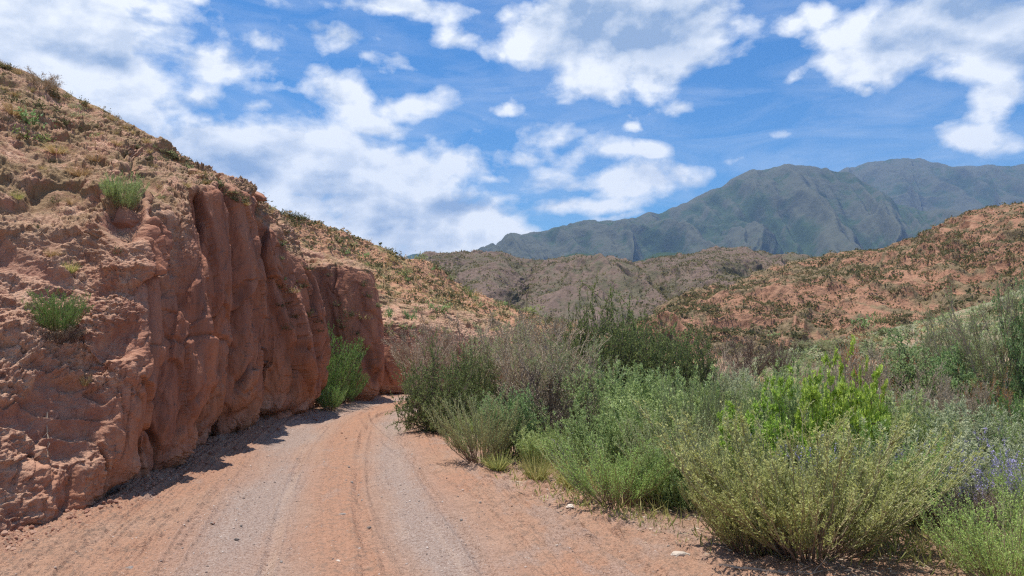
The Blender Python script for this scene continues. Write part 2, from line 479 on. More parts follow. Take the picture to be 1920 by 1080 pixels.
# --- material shared by ground and road
def dirt_material():
    m, t = new_mat('dirt')
    geo = t.new('ShaderNodeNewGeometry').outputs['Position']
    g, o, p, s = t.attr('gravel'), t.attr('orange'), t.attr('pale'), t.attr('soil')
    nA = t.noise(geo, 5.0, 6, .62); nB = t.noise(geo, 38.0, 4, .7); nC = t.noise(geo, 85.0, 3, .75); nD = t.noise(geo, 14.0, 5, .7)
    tan = t.mix(nA, (0.33, 0.180, 0.115), (0.54, 0.335, 0.228))
    org = t.mix(nB, (0.37, 0.180, 0.105), (0.51, 0.280, 0.180))
    base = t.mix(t.math('MULTIPLY', o, 0.65), tan, org)
    grey = t.mix(t.ramp(nB, [(0.35, 0.0), (0.65, 1.0)]), (0.27, 0.198, 0.162), (0.55, 0.430, 0.358))
    speck = t.ramp(nC, [(0.42, 0.0), (0.60, 1.0)])
    grey = t.mix(speck, t.mix(.55, grey, (0.12, 0.09, 0.08)), t.mix(.5, grey, (0.50, 0.41, 0.355)))
    base = t.mix(t.math('MULTIPLY', g, t.math('MULTIPLY_ADD', nB, 0.9, 0.35), clamp=True), base, grey)
    base = t.mix(t.math('MULTIPLY', p, 0.5), base, (0.55, 0.40, 0.30))
    base = t.mix(t.math('MULTIPLY', s, 0.8), base, t.mix(nB, (0.19, 0.115, 0.07), (0.36, 0.24, 0.15)))
    base = t.mix(t.math('MULTIPLY', t.ramp(nB, [(0.34, 1.0), (0.46, 0.0)]), 0.75), base, (0.17, 0.10, 0.072))
    crumb = t.math('MULTIPLY', t.ramp(nD, [(.50, 0), (.60, 1)]), t.math('SUBTRACT', 1.0, g, clamp=True))
    base = t.mix(t.math('MULTIPLY', crumb, .8), base, t.mix(nC, (0.20, 0.12, 0.085), (0.36, 0.245, 0.175)))
    # far valley floor turns to dry scrub colour
    dist = t.vmath('LENGTH', geo, out=1)
    far = t.maprange(dist, 35.0, 70.0)
    fc = t.mix(t.noise(geo, .25, 5, .6), (0.17, 0.155, 0.07), (0.34, 0.23, 0.13))
    base = t.mix(far, base, fc)
    h = t.math('ADD', t.math('MULTIPLY', nB, 0.9), t.math('ADD', t.math('MULTIPLY', nC, 0.4), t.math('MULTIPLY', nD, 1.2)))
    finish(t, base, 0.95, t.bump(h, 1.0, 0.03), 0.1)
    return m


M_DIRT = dirt_material()
NARROW = 1
xs = axis(-4300, 4300, -7.5, 9.5, 0.03, 1.035)
ys = [1.5]
while ys[-1] < 45: ys.append(ys[-1] + max(.012, ys[-1] * .0045))
s_ = ys[-1] - ys[-2]
while ys[-1] < 4300: s_ *= 1.06; ys.append(ys[-1] + s_)
back = [1.5]; s_ = .05
while back[-1] > -500: s_ *= 1.12; back.append(back[-1] - s_)
ys = np.array(back[::-1][:-1] + ys)
GX, GY = np.meshgrid(xs, ys, indexing='ij')
gz, gg, go, gp, gs = ground_fields(GX, GY)
dR, _s = road_coords(GX, GY)
ROADW = 2.9
inside = (np.abs(dR) < ROADW - .10) & (GY > -20) & (GY < 40)
gzl = gz - 0.05 * inside
me = mesh_from('ground', np.stack([GX, GY, gzl], 2).reshape(-1, 3), grid_faces(*GX.shape),
               dict(gravel=gg, orange=go, pale=gp, soil=gs), mat=M_DIRT)
link('ground', me, kind='structure')
# road: a strip that follows its own centre line
ss = [0.0]
y_at = lambda q: np.interp(q, _rs, _rp[:, 1])
q = np.interp(-18, _rp[:, 1], _rs); arcs = [q]
while arcs[-1] < np.interp(36, _rp[:, 1], _rs):
    yy = y_at(arcs[-1]); arcs.append(arcs[-1] + (max(.010, yy * .0032) if yy > 2.5 else .08))
arcs = np.array(arcs)
offs = np.linspace(-ROADW, ROADW, 600)
cx = np.interp(arcs, _rs, _rp[:, 0]); cyy = np.interp(arcs, _rs, _rp[:, 1])
tx = np.interp(arcs, _rs, _tan[:, 0]); ty = np.interp(arcs, _rs, _tan[:, 1])
RX = cx[:, None] + offs[None] * ty[:, None]; RY = cyy[:, None] - offs[None] * tx[:, None]
rz, rg, ro, rp_, rs_ = ground_fields(RX, RY)
edge = sstep(ROADW, ROADW - .06, np.abs(offs))[None]
me = mesh_from('road', np.stack([RX, RY, rz + .004 * edge - .004 * (1 - edge)], 2).reshape(-1, 3), grid_faces(*RX.shape)[:, ::-1],
               dict(gravel=rg, orange=ro, pale=rp_, soil=rs_), mat=M_DIRT)
link('road', me, kind='structure')
print('ground', time.time() - T0)


def ground_z(x, y):
    x = np.atleast_1d(np.asarray(x, float)); y = np.atleast_1d(np.asarray(y, float))
    return ground_fields(x, y)[0]


# ================================================================== the red cliff on the left
# rows: base (x,y) | top of wall (x,y,z) | crest (x,y,z) | how much it is a wall (0 slope .. 1 wall)
CL = [
    ((-5.6, -10), (-9, -10, 3.2), (-16, -10, 8), 0),
    ((-4.9, -4), (-9, -4, 3.2), (-16, -3, 8), 0),
    ((-4.7, 0), (-8.8, 1, 3.2), (-15, 3, 8), 0),
    ((-4.6, 3), (-8.2, 4.5, 3.3), (-13.5, 7.5, 7.7), 0),
    ((-4.55, 5), (-7.3, 7.2, 3.2), (-11.6, 11.2, 7.3), 0),
    ((-4.50, 6.3), (-6.4, 8.7, 3.08), (-9.9, 12.9, 6.95), 0),
    ((-4.45, 7.0), (-5.9, 9.1, 3.08), (-9.3, 13.2, 6.75), .05),
    ((-4.47, 7.55), (-5.45, 9.35, 3.1), (-8.75, 13.5, 6.55), .1),
    ((-4.33, 8.0), (-4.98, 9.25, 3.1), (-8.3, 13.75, 6.35), .45),
    ((-4.27, 8.35), (-4.80, 9.4, 3.2), (-7.9, 13.9, 6.15), .95),
    ((-4.50, 8.62), (-4.80, 9.65, 3.3), (-7.6, 14.0, 6.0), 1),
    ((-4.82, 8.98), (-5.10, 9.95, 3.38), (-7.4, 14.1, 5.9), 1),
    ((-4.52, 9.3), (-4.85, 10.45, 3.45), (-7.1, 14.2, 5.7), 1),
    ((-4.33, 9.85), (-4.80, 10.8, 3.65), (-6.8, 14.4, 5.45), 1),
    ((-4.50, 10.25), (-4.95, 11.1, 3.8), (-6.5, 14.5, 5.3), 1),
    ((-5.05, 10.75), (-5.25, 11.4, 3.95), (-6.35, 14.6, 5.2), 1),
    ((-4.84, 11.6), (-5.00, 11.85, 4.2), (-6.2, 14.8, 5.1), 1),
    ((-4.92, 12.35), (-5.08, 12.35, 4.38), (-6.1, 15.0, 5.0), 1),
    ((-5.70, 12.65), (-5.85, 12.75, 4.4), (-5.95, 15.3, 4.93), 1),
    ((-5.02, 12.95), (-5.16, 13.1, 4.45), (-5.9, 15.6, 4.93), 1),
    ((-4.90, 13.7), (-5.12, 13.8, 4.48), (-5.88, 16.0, 4.92), 1),
    ((-5.05, 14.6), (-5.2, 14.5, 4.48), (-5.9, 16.5, 4.94), 1),
    ((-5.50, 15.2), (-5.60, 15.2, 4.35), (-5.95, 17.0, 4.98), 1),
    ((-5.10, 15.6), (-5.3, 15.7, 4.25), (-6.0, 17.5, 5.02), 1),
    ((-4.75, 15.95), (-5.15, 16.1, 3.95), (-6.05, 18.0, 5.08), 1),
    ((-4.62, 16.6), (-5.05, 16.7, 3.66), (-6.15, 18.7, 5.14), 1),
    ((-4.66, 17.3), (-4.98, 17.3, 3.55), (-6.3, 19.5, 5.2), 1),
    ((-4.80, 17.9), (-5.05, 17.9, 3.5), (-6.45, 20.3, 5.3), 1),
    ((-5.45, 18.3), (-5.55, 18.5, 3.5), (-6.7, 21.3, 5.3), 1),
    ((-6.05, 18.9), (-6.2, 19.3, 3.6), (-7.0, 22.3, 5.2), 1),
    ((-6.15, 19.9), (-6.3, 20.3, 3.7), (-7.1, 23.3, 5.0), 1),
    ((-5.8, 20.55), (-5.95, 20.85, 3.78), (-6.9, 24.0, 4.6), 1),
    ((-5.0, 20.75), (-5.2, 21.1, 3.85), (-6.4, 24.3, 4.3), 1),
    ((-4.3, 20.85), (-4.6, 21.2, 3.86), (-5.9, 24.4, 4.2), 1),
    ((-3.93, 21.1), (-4.2, 21.4, 3.72), (-5.6, 24.6, 4.1), 1),
    ((-3.95, 21.7), (-4.25, 22.0, 3.6), (-5.4, 24.8, 4.0), 1),
    ((-4.35, 22.4), (-4.6, 22.7, 3.1), (-5.3, 25.3, 3.6), 1),
    ((-4.75, 23.1), (-4.9, 23.4, 2.45), (-5.2, 26.3, 3.35), 1),
    ((-4.3, 23.4), (-4.5, 23.8, 2.28), (-4.8, 27.0, 3.3), 1),
    ((-3.6, 23.6), (-3.8, 24.0, 2.26), (-4.0, 27.5, 3.3), 1),
    ((-2.9, 24.0), (-3.0, 24.5, 2.2), (-3.2, 28.2, 3.2), 1),
    ((-2.0, 25.0), (-2.1, 25.6, 2.05), (-2.2, 29.2, 3.0), 1),
    ((-0.6, 26.6), (-0.6, 27.2, 1.75), (-0.6, 31, 2.5), .9),
    ((1.4, 28.4), (1.3, 29.2, 1.35), (1.4, 33, 1.9), .8),
    ((4.0, 30.6), (4.0, 31.6, 0.9), (4.2, 35, 1.1), .6),
    ((8.5, 33.5), (8.5, 35.0, 0.3), (9.0, 38, 0.2), .4),
]
C0 = np.array([(a[0], a[1], -0.15) for a, b, c, w in CL]); C1 = np.array([b for a, b, c, w in CL]); C2 = np.array([c for a, b, c, w in CL])
CW = np.array([w for a, b, c, w in CL], float)
# sample u by how large it shows
den = np.linalg.norm(np.diff(C0[:, :2], axis=0), axis=1)
tt = []
for i in range(len(C0) - 1):
    r = np.hypot(*C0[i, :2]); vis = 1.0 if C0[i, 1] > 3 else .12
    n = max(6, int(den[i] * vis / (0.0016 * max(r, 6)) * 1.0)) if i > 4 else max(8, int(den[i] * (14 if i > 2 else 5)))
    n = min(n, 240)
    tt.append(i + np.arange(n) / n)
tt = np.concatenate(tt + [[len(C0) - 1]])
NV = 760
B0 = catmull(C0, tt); B1 = catmull(C1, tt); B2 = catmull(C2, tt)
wallw = np.interp(tt, np.arange(len(CW)), CW)
B1s = blur(B1, 5, 0); B2s = blur(B2, 40, 0)
V1 = 430; V2 = NV - 70
v = np.arange(NV)
P = np.zeros((len(tt), NV, 3))
a = np.linspace(0, 1, V1)
# wall profile: rounded in at the foot, belly, slight lean, and vertical reach
hz = a
inn = np.zeros_like(a)
horiz = np.where(a < .12, 0.25 * (1 - (a / .12)) ** 2, 0.0)        # undercut foot
for ax in (0, 1):
    lean = a ** 1.3
    P[:, :V1, ax] = B0[:, None, ax] * (1 - lean) + B1s[:, None, ax] * lean
P[:, :V1, 2] = B0[:, None, 2] * (1 - a) + B1s[:, None, 2] * a
b = np.linspace(0, 1, V2 - V1 + 1)[1:]
P[:, V1:V2] = B1s[:, None] * (1 - b)[None, :, None] + B2s[:, None] * b[None, :, None]
P[:, V1:V2, 2] += (np.sin(b * np.pi) * .10)[None] * np.ones((len(tt), 1))
c = np.linspace(0, 1, NV - V2 + 1)[1:]
bk = B2s + np.array([-5.0, 5.0, -3.5]); bk[:, 2] = np.maximum(bk[:, 2], -.5)
P[:, V2:] = B2s[:, None] * (1 - c)[None, :, None] + bk[:, None] * c[None, :, None]
# soften the break between wall and slope; keep the foot where it is
Pb = blur(blur(P, 4, 1), 4, 1)
wv = sstep(10, 40, v)[None, :, None]
P = P * (1 - wv) + Pb * wv
# outward horizontal direction of the base line
tb = np.gradient(blur(B0, 4, 0), axis=0); tb[:, 2] = 0; tb /= np.linalg.norm(tb, axis=1)[:, None] + 1e-9
outw = np.stack([tb[:, 1], -tb[:, 0], 0 * tb[:, 0]], 1)
hrel = np.clip((P[:, :, 2]) / np.maximum(B1[:, None, 2], .3), 0, 1)
bel = (0.22 * np.sin(np.clip(hrel, 0, 1) * np.pi) ** .8) * wallw[:, None] * (v < V1)[None]
foot = -0.16 * sstep(.16, 0.0, hrel) * wallw[:, None]
P += outw[:, None, :] * (bel + foot)[:, :, None]
N = normals_of(P)
if N[len(tt) // 2, 200] @ outw[len(tt) // 2] < 0: N = -N
steep = np.clip(1 - np.abs(N[..., 2]) * 1.35, 0, 1)
WF = blur(blur(sstep(.25, .65, steep) * np.maximum(wallw[:, None], 0.0), 6, 0), 10, 1)
# smooth faced foot of the embankment left of the first pillar
lowface = sstep(.62, .40, P[..., 2] + .25 * gnoise(P[..., 0] * 1.5, P[..., 1] * 1.5, 0 * P[..., 0], 77)) * sstep(6.7, 7.3, P[..., 1]) * (1 - wallw[:, None])
WF = np.clip(np.maximum(WF, .8 * lowface), 0, 1)
sarc = np.r_[0, np.cumsum(np.linalg.norm(np.diff(B0, axis=0), axis=1))][:, None] * np.ones((1, NV))
X, Y, Z = P[..., 0], P[..., 1], P[..., 2]
vlen = np.concatenate([np.zeros((len(tt), 1)), np.cumsum(np.linalg.norm(np.diff(P, axis=1), axis=2), 1)], 1)
warp_ = .35 * fbm(X * .7, Y * .7, Z * .5, 3, seed=51)
n1 = gnoise(sarc * .95 + warp_ * 2, Z * .22 + 3.1, 0 * Z, 61)
n2 = gnoise(sarc * 2.3 + warp_ * 3, Z * .45 + 9.1, 0 * Z + 4, 62)
n3 = gnoise(sarc * 5.1 + warp_ * 6, Z * .9 + 1.1, 0 * Z + 8, 63)
crack = .26 * np.exp(-(n1 / .045) ** 2) * sstep(-.25, .1, gnoise(sarc * .4, Z * .5, 0 * Z + 2, 70)) + .07 * np.exp(-(n2 / .06) ** 2) * sstep(-.1, .25, gnoise(sarc * .8, Z * .7, 0 * Z + 5, 71)) + .04 * np.exp(-(n3 / .06) ** 2) * sstep(-.1, .2, n2)
sw1 = (sarc * .62 + warp_ * .5 + .16 * Z * gnoise(sarc * .2, 0 * Z + 3., 0 * Z + 7, 91) + 1.1 * gnoise(sarc * .35, Z * .18, 0 * Z + 1, 92)) % 1.0
sw2 = (sarc * 1.75 + warp_ * 1.5 + .10 * Z + 1.3 * gnoise(sarc * .8, Z * .35, 0 * Z + 5, 93)) % 1.0
saw1 = np.where(sw1 < .86, sw1 / .86, (1 - sw1) / .14) - .5
saw2 = np.where(sw2 < .84, sw2 / .84, (1 - sw2) / .16) - .5
pl = fbm(X * .8 + sarc * .3, Y * .8, Z * .42, 3, .5, seed=94) * 5
plate = np.floor(pl) + sstep(.42, .58, pl % 1.0)
pl2 = fbm(X * 2.1, Y * 2.1, Z * .9, 3, .5, seed=95) * 5
plate2 = np.floor(pl2) + sstep(.40, .60, pl2 % 1.0)
wa = .22 * fbm(X * 1.4, Y * 1.4, Z * .8, 3, seed=96); wb = .5 * fbm(X * 1.1, Y * 1.1, Z * 1.1, 3, seed=97)
q1, e1 = cells(sarc / .95 + wa * 1.3 + .12 * Z, vlen / 2.9 + wb * .5, 1)
q2, e2 = cells(sarc / .42 + wa * 2.2 + .05 * Z, vlen / 1.15 + wb, 2)
q3, e3 = cells(sarc / .15 + wa * 3, vlen / .34 + wb * 2, 3)
calm = 1 - .60 * sstep(20.3, 20.8, Y)
mod_ = calm * (.18 * q1 + .055 * q2 + .013 * q3 - .16 * saw1 - .04 * saw2 + .025 * plate + .05 * (np.abs(n1) ** .75 - .35) - .030 * 1.5 * sstep(.06, .0, e1) - .014 * sstep(.08, 0., e2)) + .03 * fbm(X * 1.1, Y * 1.1, Z * .55, 4, .5, seed=64)
fine = .016 * fbm(X * 6, Y * 6, Z * 2.6, 5, .6, seed=65) + .035 * fbm(X * 2.6, Y * 2.6, Z * 1.2, 3, .5, seed=68)
slab = ridged(X * 2.2, Y * 2.2, Z * 1.0 + .6 * X, 3, .5, seed=69)
pits = -.035 * sstep(.38, .62, gnoise(X * 7, Y * 7, Z * 3.5, 66)) * sstep(.0, .4, gnoise(X * 1.1, Y * 1.1, Z * 1.1, 67))
dwall = mod_ - crack * calm + 1.0 * fine + pits + .012 * ridged(X * 6, Y * 6, Z * 1.6, 4, .6, seed=72)
# crumbling slope: ledges, sharp clods, runnels going down
dn = X * .8 - Y * .6
led = ridged(X * 1.3 + warp_, Y * 1.3, Z * 2.6, 4, .55, seed=81)
big = fbm(X * .75, Y * .75, Z * .9, 3, .5, seed=82)
cl1 = ridged(X * 3.6, Y * 3.6, Z * 6.5, 4, .6, seed=83)
cl2 = fbm(X * 14, Y * 14, Z * 20, 4, .65, seed=84)
scar = sstep(.18, .42, gnoise(X * 1.25, Y * 1.25, Z * 1.4, 85))          # smooth hollow scars under overhangs
zl = (Z + .22 * X + .15 * Y) * 2.6 + 1.6 * fbm(X * 1.2, Y * 1.2, Z * 1.2, 3, seed=88)
saw = (zl % 1.0) ** 2
s1_, g1_ = cells(sarc / .55 + wa * 2 + .8 * vlen, vlen / .42 + wb, 4)
s2_, g2_ = cells(sarc / .17 + wa * 4 + 1.5 * vlen, vlen / .13 + wb * 2.5, 5)
s3_, g3_ = cells(sarc / .07 + wa * 8, vlen / .055 + wb * 5, 6)
rmask = .30 + .70 * sstep(-.25, .30, fbm(X * .9, Y * .9, Z * .9, 3, seed=99))
dslope = .26 * big + .06 * led + .06 * saw * sstep(-.3, .2, gnoise(X, Y, Z, 89)) + (.040 * s1_ + .026 * s2_ * rmask + .024 * s3_ * rmask) * (1 - .7 * scar) + .05 * rmask * cl1 * (1 - .8 * scar) + .045 * cl2 * (1 - .7 * scar) - .14 * scar
crest = sstep(V2 - 60, V2, v)[None]
dslope = dslope * (1 - .55 * crest)
far_s = sstep(16, 30, Y)
D = dwall * WF + dslope * (1 - WF) * (1 - .35 * far_s)
D *= sstep(0, 16, v)[None]
P = P + N * D[..., None]
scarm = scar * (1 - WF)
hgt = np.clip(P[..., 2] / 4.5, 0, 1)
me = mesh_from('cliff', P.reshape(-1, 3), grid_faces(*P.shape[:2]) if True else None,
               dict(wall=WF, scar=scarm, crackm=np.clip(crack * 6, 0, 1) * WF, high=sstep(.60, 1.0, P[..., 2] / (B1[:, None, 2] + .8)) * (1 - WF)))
CLIFF_P = P


def rock_material():
    m, t = new_mat('red_rock')
    geo = t.new('ShaderNodeNewGeometry'); pos = geo.outputs['Position']
    sepn = t.new('ShaderNodeSeparateXYZ'); t.l.new(geo.outputs['Normal'], sepn.inputs[0])
    w, sc, ck, hi = t.attr('wall'), t.attr('scar'), t.attr('crackm'), t.attr('high')
    vert = t.vmath('MULTIPLY', pos, (1.0, 1.0, 0.22))
    nl = t.noise(pos, .8, 4, .55); nm = t.noise(pos, 4.5, 6, .65); nf = t.noise(pos, 30, 5, .7); ns = t.noise(vert, 2.2, 6, .62, .4)
    wallc = t.ramp(ns, [(0.28, (0.130, 0.066, 0.050)), (0.44, (0.33, 0.138, 0.085)), (0.70, (0.48, 0.215, 0.122))])
    purple = t.mix(nl, (0.24, 0.108, 0.083), (0.40, 0.175, 0.108))
    wallc = t.mix(.35, wallc, purple)
    # orange light on the lower parts of the wall, painted into its colour
    sp = t.new('ShaderNodeSeparateXYZ'); t.l.new(pos, sp.inputs[0])
    lowm = t.math('MULTIPLY', t.maprange(t.math('ADD', sp.outputs[2], t.math('MULTIPLY', ns, 2.2)), 2.9, 1.2), t.ramp(nl, [(.38, 0.15), (.6, 1.0)]))
    wallc = t.mix(t.math('MULTIPLY', lowm, .75), wallc, (0.48, 0.205, 0.092))
    slopec = t.ramp(nm, [(0.28, (0.27, 0.120, 0.083)), (0.46, (0.44, 0.215, 0.140)), (0.68, (0.64, 0.41, 0.28))])
    slopec = t.mix(t.math('MULTIPLY', t.ramp(nl, [(.42, 0), (.62, 1)]), .45), slopec, (0.55, 0.345, 0.235))
    slopec = t.mix(t.math('MULTIPLY', t.ramp(nf, [(.55, 0), (.70, 1)]), .35), slopec, (0.66, 0.47, 0.34))
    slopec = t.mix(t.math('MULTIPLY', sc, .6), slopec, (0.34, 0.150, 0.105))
    flat = t.maprange(sepn.outputs[2], .55, .85)
    slopec = t.mix(t.math('MULTIPLY', flat, .5), slopec, (0.56, 0.36, 0.245))
    # dry turf and lichen towards the crest
    turf = t.math('MULTIPLY', hi, t.ramp(t.noise(pos, 2.6, 5, .65), [(.40, 0), (.56, 1)]))
    slopec = t.mix(t.math('MULTIPLY', turf, .8), slopec, t.mix(nf, (0.17, 0.125, 0.062), (0.33, 0.235, 0.12)))
    col = t.mix(w, slopec, wallc)
    col = t.mix(t.math('MULTIPLY', ck, .55), col, (0.10, 0.050, 0.038))
    col = t.mix(t.math('MULTIPLY', t.ramp(t.noise(vert, 16, 4, .7), [(.32, 1), (.42, 0)]), .55), col, (0.14, 0.066, 0.048))
    h = t.math('ADD', t.math('MULTIPLY', nf, .8), t.math('MULTIPLY', nm, .6))
    hw = t.math('ADD', t.math('MULTIPLY', t.noise(vert, 11, 5, .6), .7), t.math('MULTIPLY', nf, .12))
    hh = t.new('ShaderNodeMix', data_type='FLOAT'); t.sock(hh.inputs[0], w); t.sock(hh.inputs[2], h); t.sock(hh.inputs[3], hw)
    finish(t, col, .93, t.bump(hh.outputs[0], 1.0, .045), .12)
    return m


M_ROCK = rock_material()
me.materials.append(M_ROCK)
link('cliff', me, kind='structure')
print('cliff', P.shape, time.time() - T0)


# ================================================================== hills
def strip(name, rows, nu, nvs, back, disp, mat, umax=None, attrs=None, sag=0.0, blurk=2):
    """rows: list of curves (each list of xyz), foot first; nvs: samples between them"""
    K = [np.array(r, float) for r in rows]
    K.append(K[-1] + np.array(back))
    t_ = np.linspace(0, len(K[0]) - 1, nu)
    cur = [catmull(k, t_) for k in K]
    segs = []
    for i in range(len(cur) - 1):
        f = np.linspace(0, 1, nvs[i] + 1)[(0 if i == 0 else 1):]
        seg = cur[i][:, None] * (1 - f)[None, :, None] + cur[i + 1][:, None] * f[None, :, None]
        segs.append(seg)
    Pn = np.concatenate(segs, 1)
    crest_v = sum(nvs[:-1])
    k = max(2, nvs[-2] // 14)
    Pn = blur(Pn, k, 1)
    Nn = normals_of(Pn)
    if Nn[..., 2].mean() < 0: Nn = -Nn
    vv = np.arange(Pn.shape[1])
    Pn, at = disp(Pn, Nn, vv / crest_v)
    m_ = mesh_from(name, Pn.reshape(-1, 3), grid_faces(*Pn.shape[:2]), at, mat=mat)
    o = link(name, m_, kind='structure')
    return o, Pn


def hill_material(name, bare, bare2, green, green2, gscale, gthr, bumpd, bscale, fineb=1.0, gw=.18):
    m, t = new_mat(name)
    pos = t.new('ShaderNodeNewGeometry').outputs['Position']
    nl = t.noise(pos, gscale, 6, .62); nf = t.noise(pos, bscale, 6, .7); nm = t.noise(pos, gscale * 6, 5, .65)
    gl = t.attr('gully')
    b_ = t.mix(nm, bare, bare2)
    g_ = t.mix(nf, green, green2)
    mask = t.ramp(t.math('MULTIPLY_ADD', t.math('SUBTRACT', nm, .5), .9, t.math('ADD', nl, t.math('MULTIPLY', gl, gw))), [(gthr - .10, 0), (gthr + .10, 1)])
    col = t.mix(mask, b_, g_)
    finish(t, col, .95, t.bump(nf, .9 * fineb, bumpd), .08)
    return m


# -- the near hill beyond the buttress
F0 = [(-15, 21.5, 3.6), (-8, 22, 3.4), (-6.5, 22.5, 2.9), (-5.2, 23.6, 2.0), (-3.8, 24.3, 1.95), (-3, 24.8, 1.9), (-2, 26.2, 1.7), (0, 27.9, 1.3), (3, 30.9, .9), (8, 34, .25), (12, 37, -.3)]
F1 = [(-15, 27, 9.0)] + [tuple(on_plane(px, Y, py)) for px, Y, py in ((535, 28, 400), (620, 30, 420), (700, 32, 450), (762, 33.5, 476), (812, 35, 492), (862, 36, 531), (940, 38, 566), (1030, 40, 596), (1110, 43, 622))] + [(14, 46, -.3)]


def near_disp(Pn, Nn, vr):
    X, Y, Z = Pn[..., 0], Pn[..., 1], Pn[..., 2]
    D = .32 * fbm(X * .45, Y * .45, Z * .45, 4, .5, seed=101) + .11 * ridged(X * 1.5, Y * 1.5, Z * 2.4, 4, .55, seed=102) + .05 * fbm(X * 5, Y * 5, Z * 6, 3, .6, seed=103)
    g = fbm(X * .5, Y * .5, Z * .5, 3, seed=104)
    return Pn + Nn * (D * (1 - .45 * sstep(.9, 1.0, vr)[None]))[..., None], dict(gully=g)


M_NEAR = hill_material('near_hill_soil', (0.33, 0.155, 0.093), (0.54, 0.315, 0.195), (0.17, 0.145, 0.062), (0.33, 0.27, 0.13), .55, .60, .06, 7.0)
near_hill, NEAR_P = strip('near_hill', [F0, F1], 620, [330, 30], (-3, 9, -3.5), near_disp, M_NEAR)


# -- scrub covered ridge across the valley
def curve_px(lst):
    return [tuple(on_plane(px, Y, py)) for px, py, Y in lst]


midc = curve_px([(560, 500, 300), (700, 490, 300), (790, 500, 300), (812, 479, 300), (860, 479, 302), (930, 483, 305), (1010, 491, 305), (1100, 494, 305), (1180, 497, 305), (1240, 491, 310), (1290, 484, 312), (1345, 474, 315), (1400, 481, 315), (1450, 489, 310), (1520, 497, 300), (1650, 500, 290), (1800, 500, 280)])
midf = [(x * .42 - 4, 118 - 12 * math.sin(i * 1.1), -1.0) for i, (x, y, z) in enumerate(midc)]
midm = [(x * .74 + 3 * math.sin(i * 1.7), 205 + 10 * math.sin(i * 2.3), z * .55 + 1.5 * math.sin(i * 2.9)) for i, (x, y, z) in enumerate(midc)]


def mid_disp(Pn, Nn, vr):
    X, Y, Z = Pn[..., 0], Pn[..., 1], Pn[..., 2]
    w = fbm(X * .02, Y * .02, 0 * X, 3, seed=110)
    rdg = ridged(X * .045 + w, Y * .012, 0 * X, 4, .55, seed=111)
    amp = np.sin(np.clip(vr, 0, 1) * np.pi)[None] ** .6
    D = 6.0 * rdg * amp + 1.5 * ridged(X * .11, Y * .04, Z * .06, 3, .55, seed=118) * amp + .8 * fbm(X * .12, Y * .12, Z * .12, 4, .6, seed=112) * (.3 + .7 * amp) + .32 * ridged(X * .55, Y * .35, Z * .9, 3, .6, seed=113)
    Pn = Pn.copy(); Pn += Nn * (D * .85)[..., None]
    return Pn, dict(gully=-rdg)


M_MID = hill_material('scrub_ridge', (0.125, 0.088, 0.072), (0.225, 0.160, 0.125), (0.095, 0.085, 0.057), (0.145, 0.130, 0.083), .05, .44, .6, .9)  # soil and scrub tones darkened to stand in for cloud shadow on the ridge
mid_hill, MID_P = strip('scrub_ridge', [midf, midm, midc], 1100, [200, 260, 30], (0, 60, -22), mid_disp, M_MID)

# -- orange hill on the right
rc = curve_px([(1120, 640, 60), (1200, 622, 70), (1262, 566, 80), (1320, 542, 88), (1400, 520, 95), (1490, 493, 100), (1560, 480, 102), (1640, 471, 104), (1700, 459, 104), (1740, 437, 103), (1800, 406, 101), (1860, 396, 99), (1930, 392, 97), (2020, 380, 94), (2200, 360, 86), (2600, 350, 66)])
rf = [(9, 58, -.6), (13, 56, -.6), (17, 55, -.6), (21, 54, -.5), (25, 53, -.3), (29, 51, 0), (32, 50, .3), (34, 48, .8), (36, 46, 1.2), (38, 45, 1.6), (40, 43, 2.0), (42, 41, 2.4), (44, 39, 2.8), (46, 37, 3.2), (50, 32, 4), (56, 20, 5)]


def right_disp(Pn, Nn, vr):
    X, Y, Z = Pn[..., 0], Pn[..., 1], Pn[..., 2]
    w = fbm(X * .05, Y * .05, 0 * X, 3, seed=120)
    rdg = ridged(X * .075 + w * 1.5, Y * .03, 0 * X, 3, .5, seed=121)
    amp = (np.sin(np.clip(vr, 0, 1) * np.pi) ** .7)[None]
    # sheep tracks: little treads that follow the contours
    ph = Z * 1.75 * np.pi * 2 / 1.5 + 5.0 * fbm(X * .16, Y * .16, Z * .05, 4, .6, seed=122)
    tread = (np.abs(((ph / (2 * np.pi)) % 1) - .5) * 2) ** 1.6
    tm = sstep(-.35, .15, fbm(X * .3, Y * .3, Z * .3, 3, seed=123))
    D = 2.7 * rdg * amp + .8 * ridged(X * .22, Y * .12, Z * .1, 3, .55, seed=128) * amp + .55 * fbm(X * .22, Y * .22, Z * .3, 4, .6, seed=124) * (.35 + .65 * amp) + .60 * tread * tm + .13 * ridged(X * 1.1, Y * 1.1, Z * 2.2, 4, .6, seed=125)
    return Pn + Nn * D[..., None], dict(gully=-rdg * .5 + (tread - .5) * .8)


M_RIGHT = hill_material('orange_hill_soil', (0.26, 0.122, 0.074), (0.43, 0.250, 0.160), (0.17, 0.120, 0.068), (0.28, 0.21, 0.125), .13, .44, .35, 1.6, 1.0, .55)
right_hill, RIGHT_P = strip('orange_hill', [rf, rc], 1500, [640, 40], (10, 40, -16), right_disp, M_RIGHT)

# -- grassy bank on the right, nearer
bc = curve_px([(1380, 672, 34), (1440, 664, 33), (1500, 652, 32), (1580, 633, 31), (1680, 608, 31), (1780, 580, 31), (1860, 555, 31), (1930, 525, 30), (2050, 495, 27), (2300, 470, 22), (2900, 430, 14)])
bf = [(9.5, 27, .1), (9.8, 24, .1), (10.5, 21, .15), (11, 19, .15), (11.5, 17, .2), (12, 15.5, .2), (12.3, 14, .2), (12.5, 12, .2), (12.5, 9.5, .2), (12.5, 5, .2), (12.5, -4, .1)]


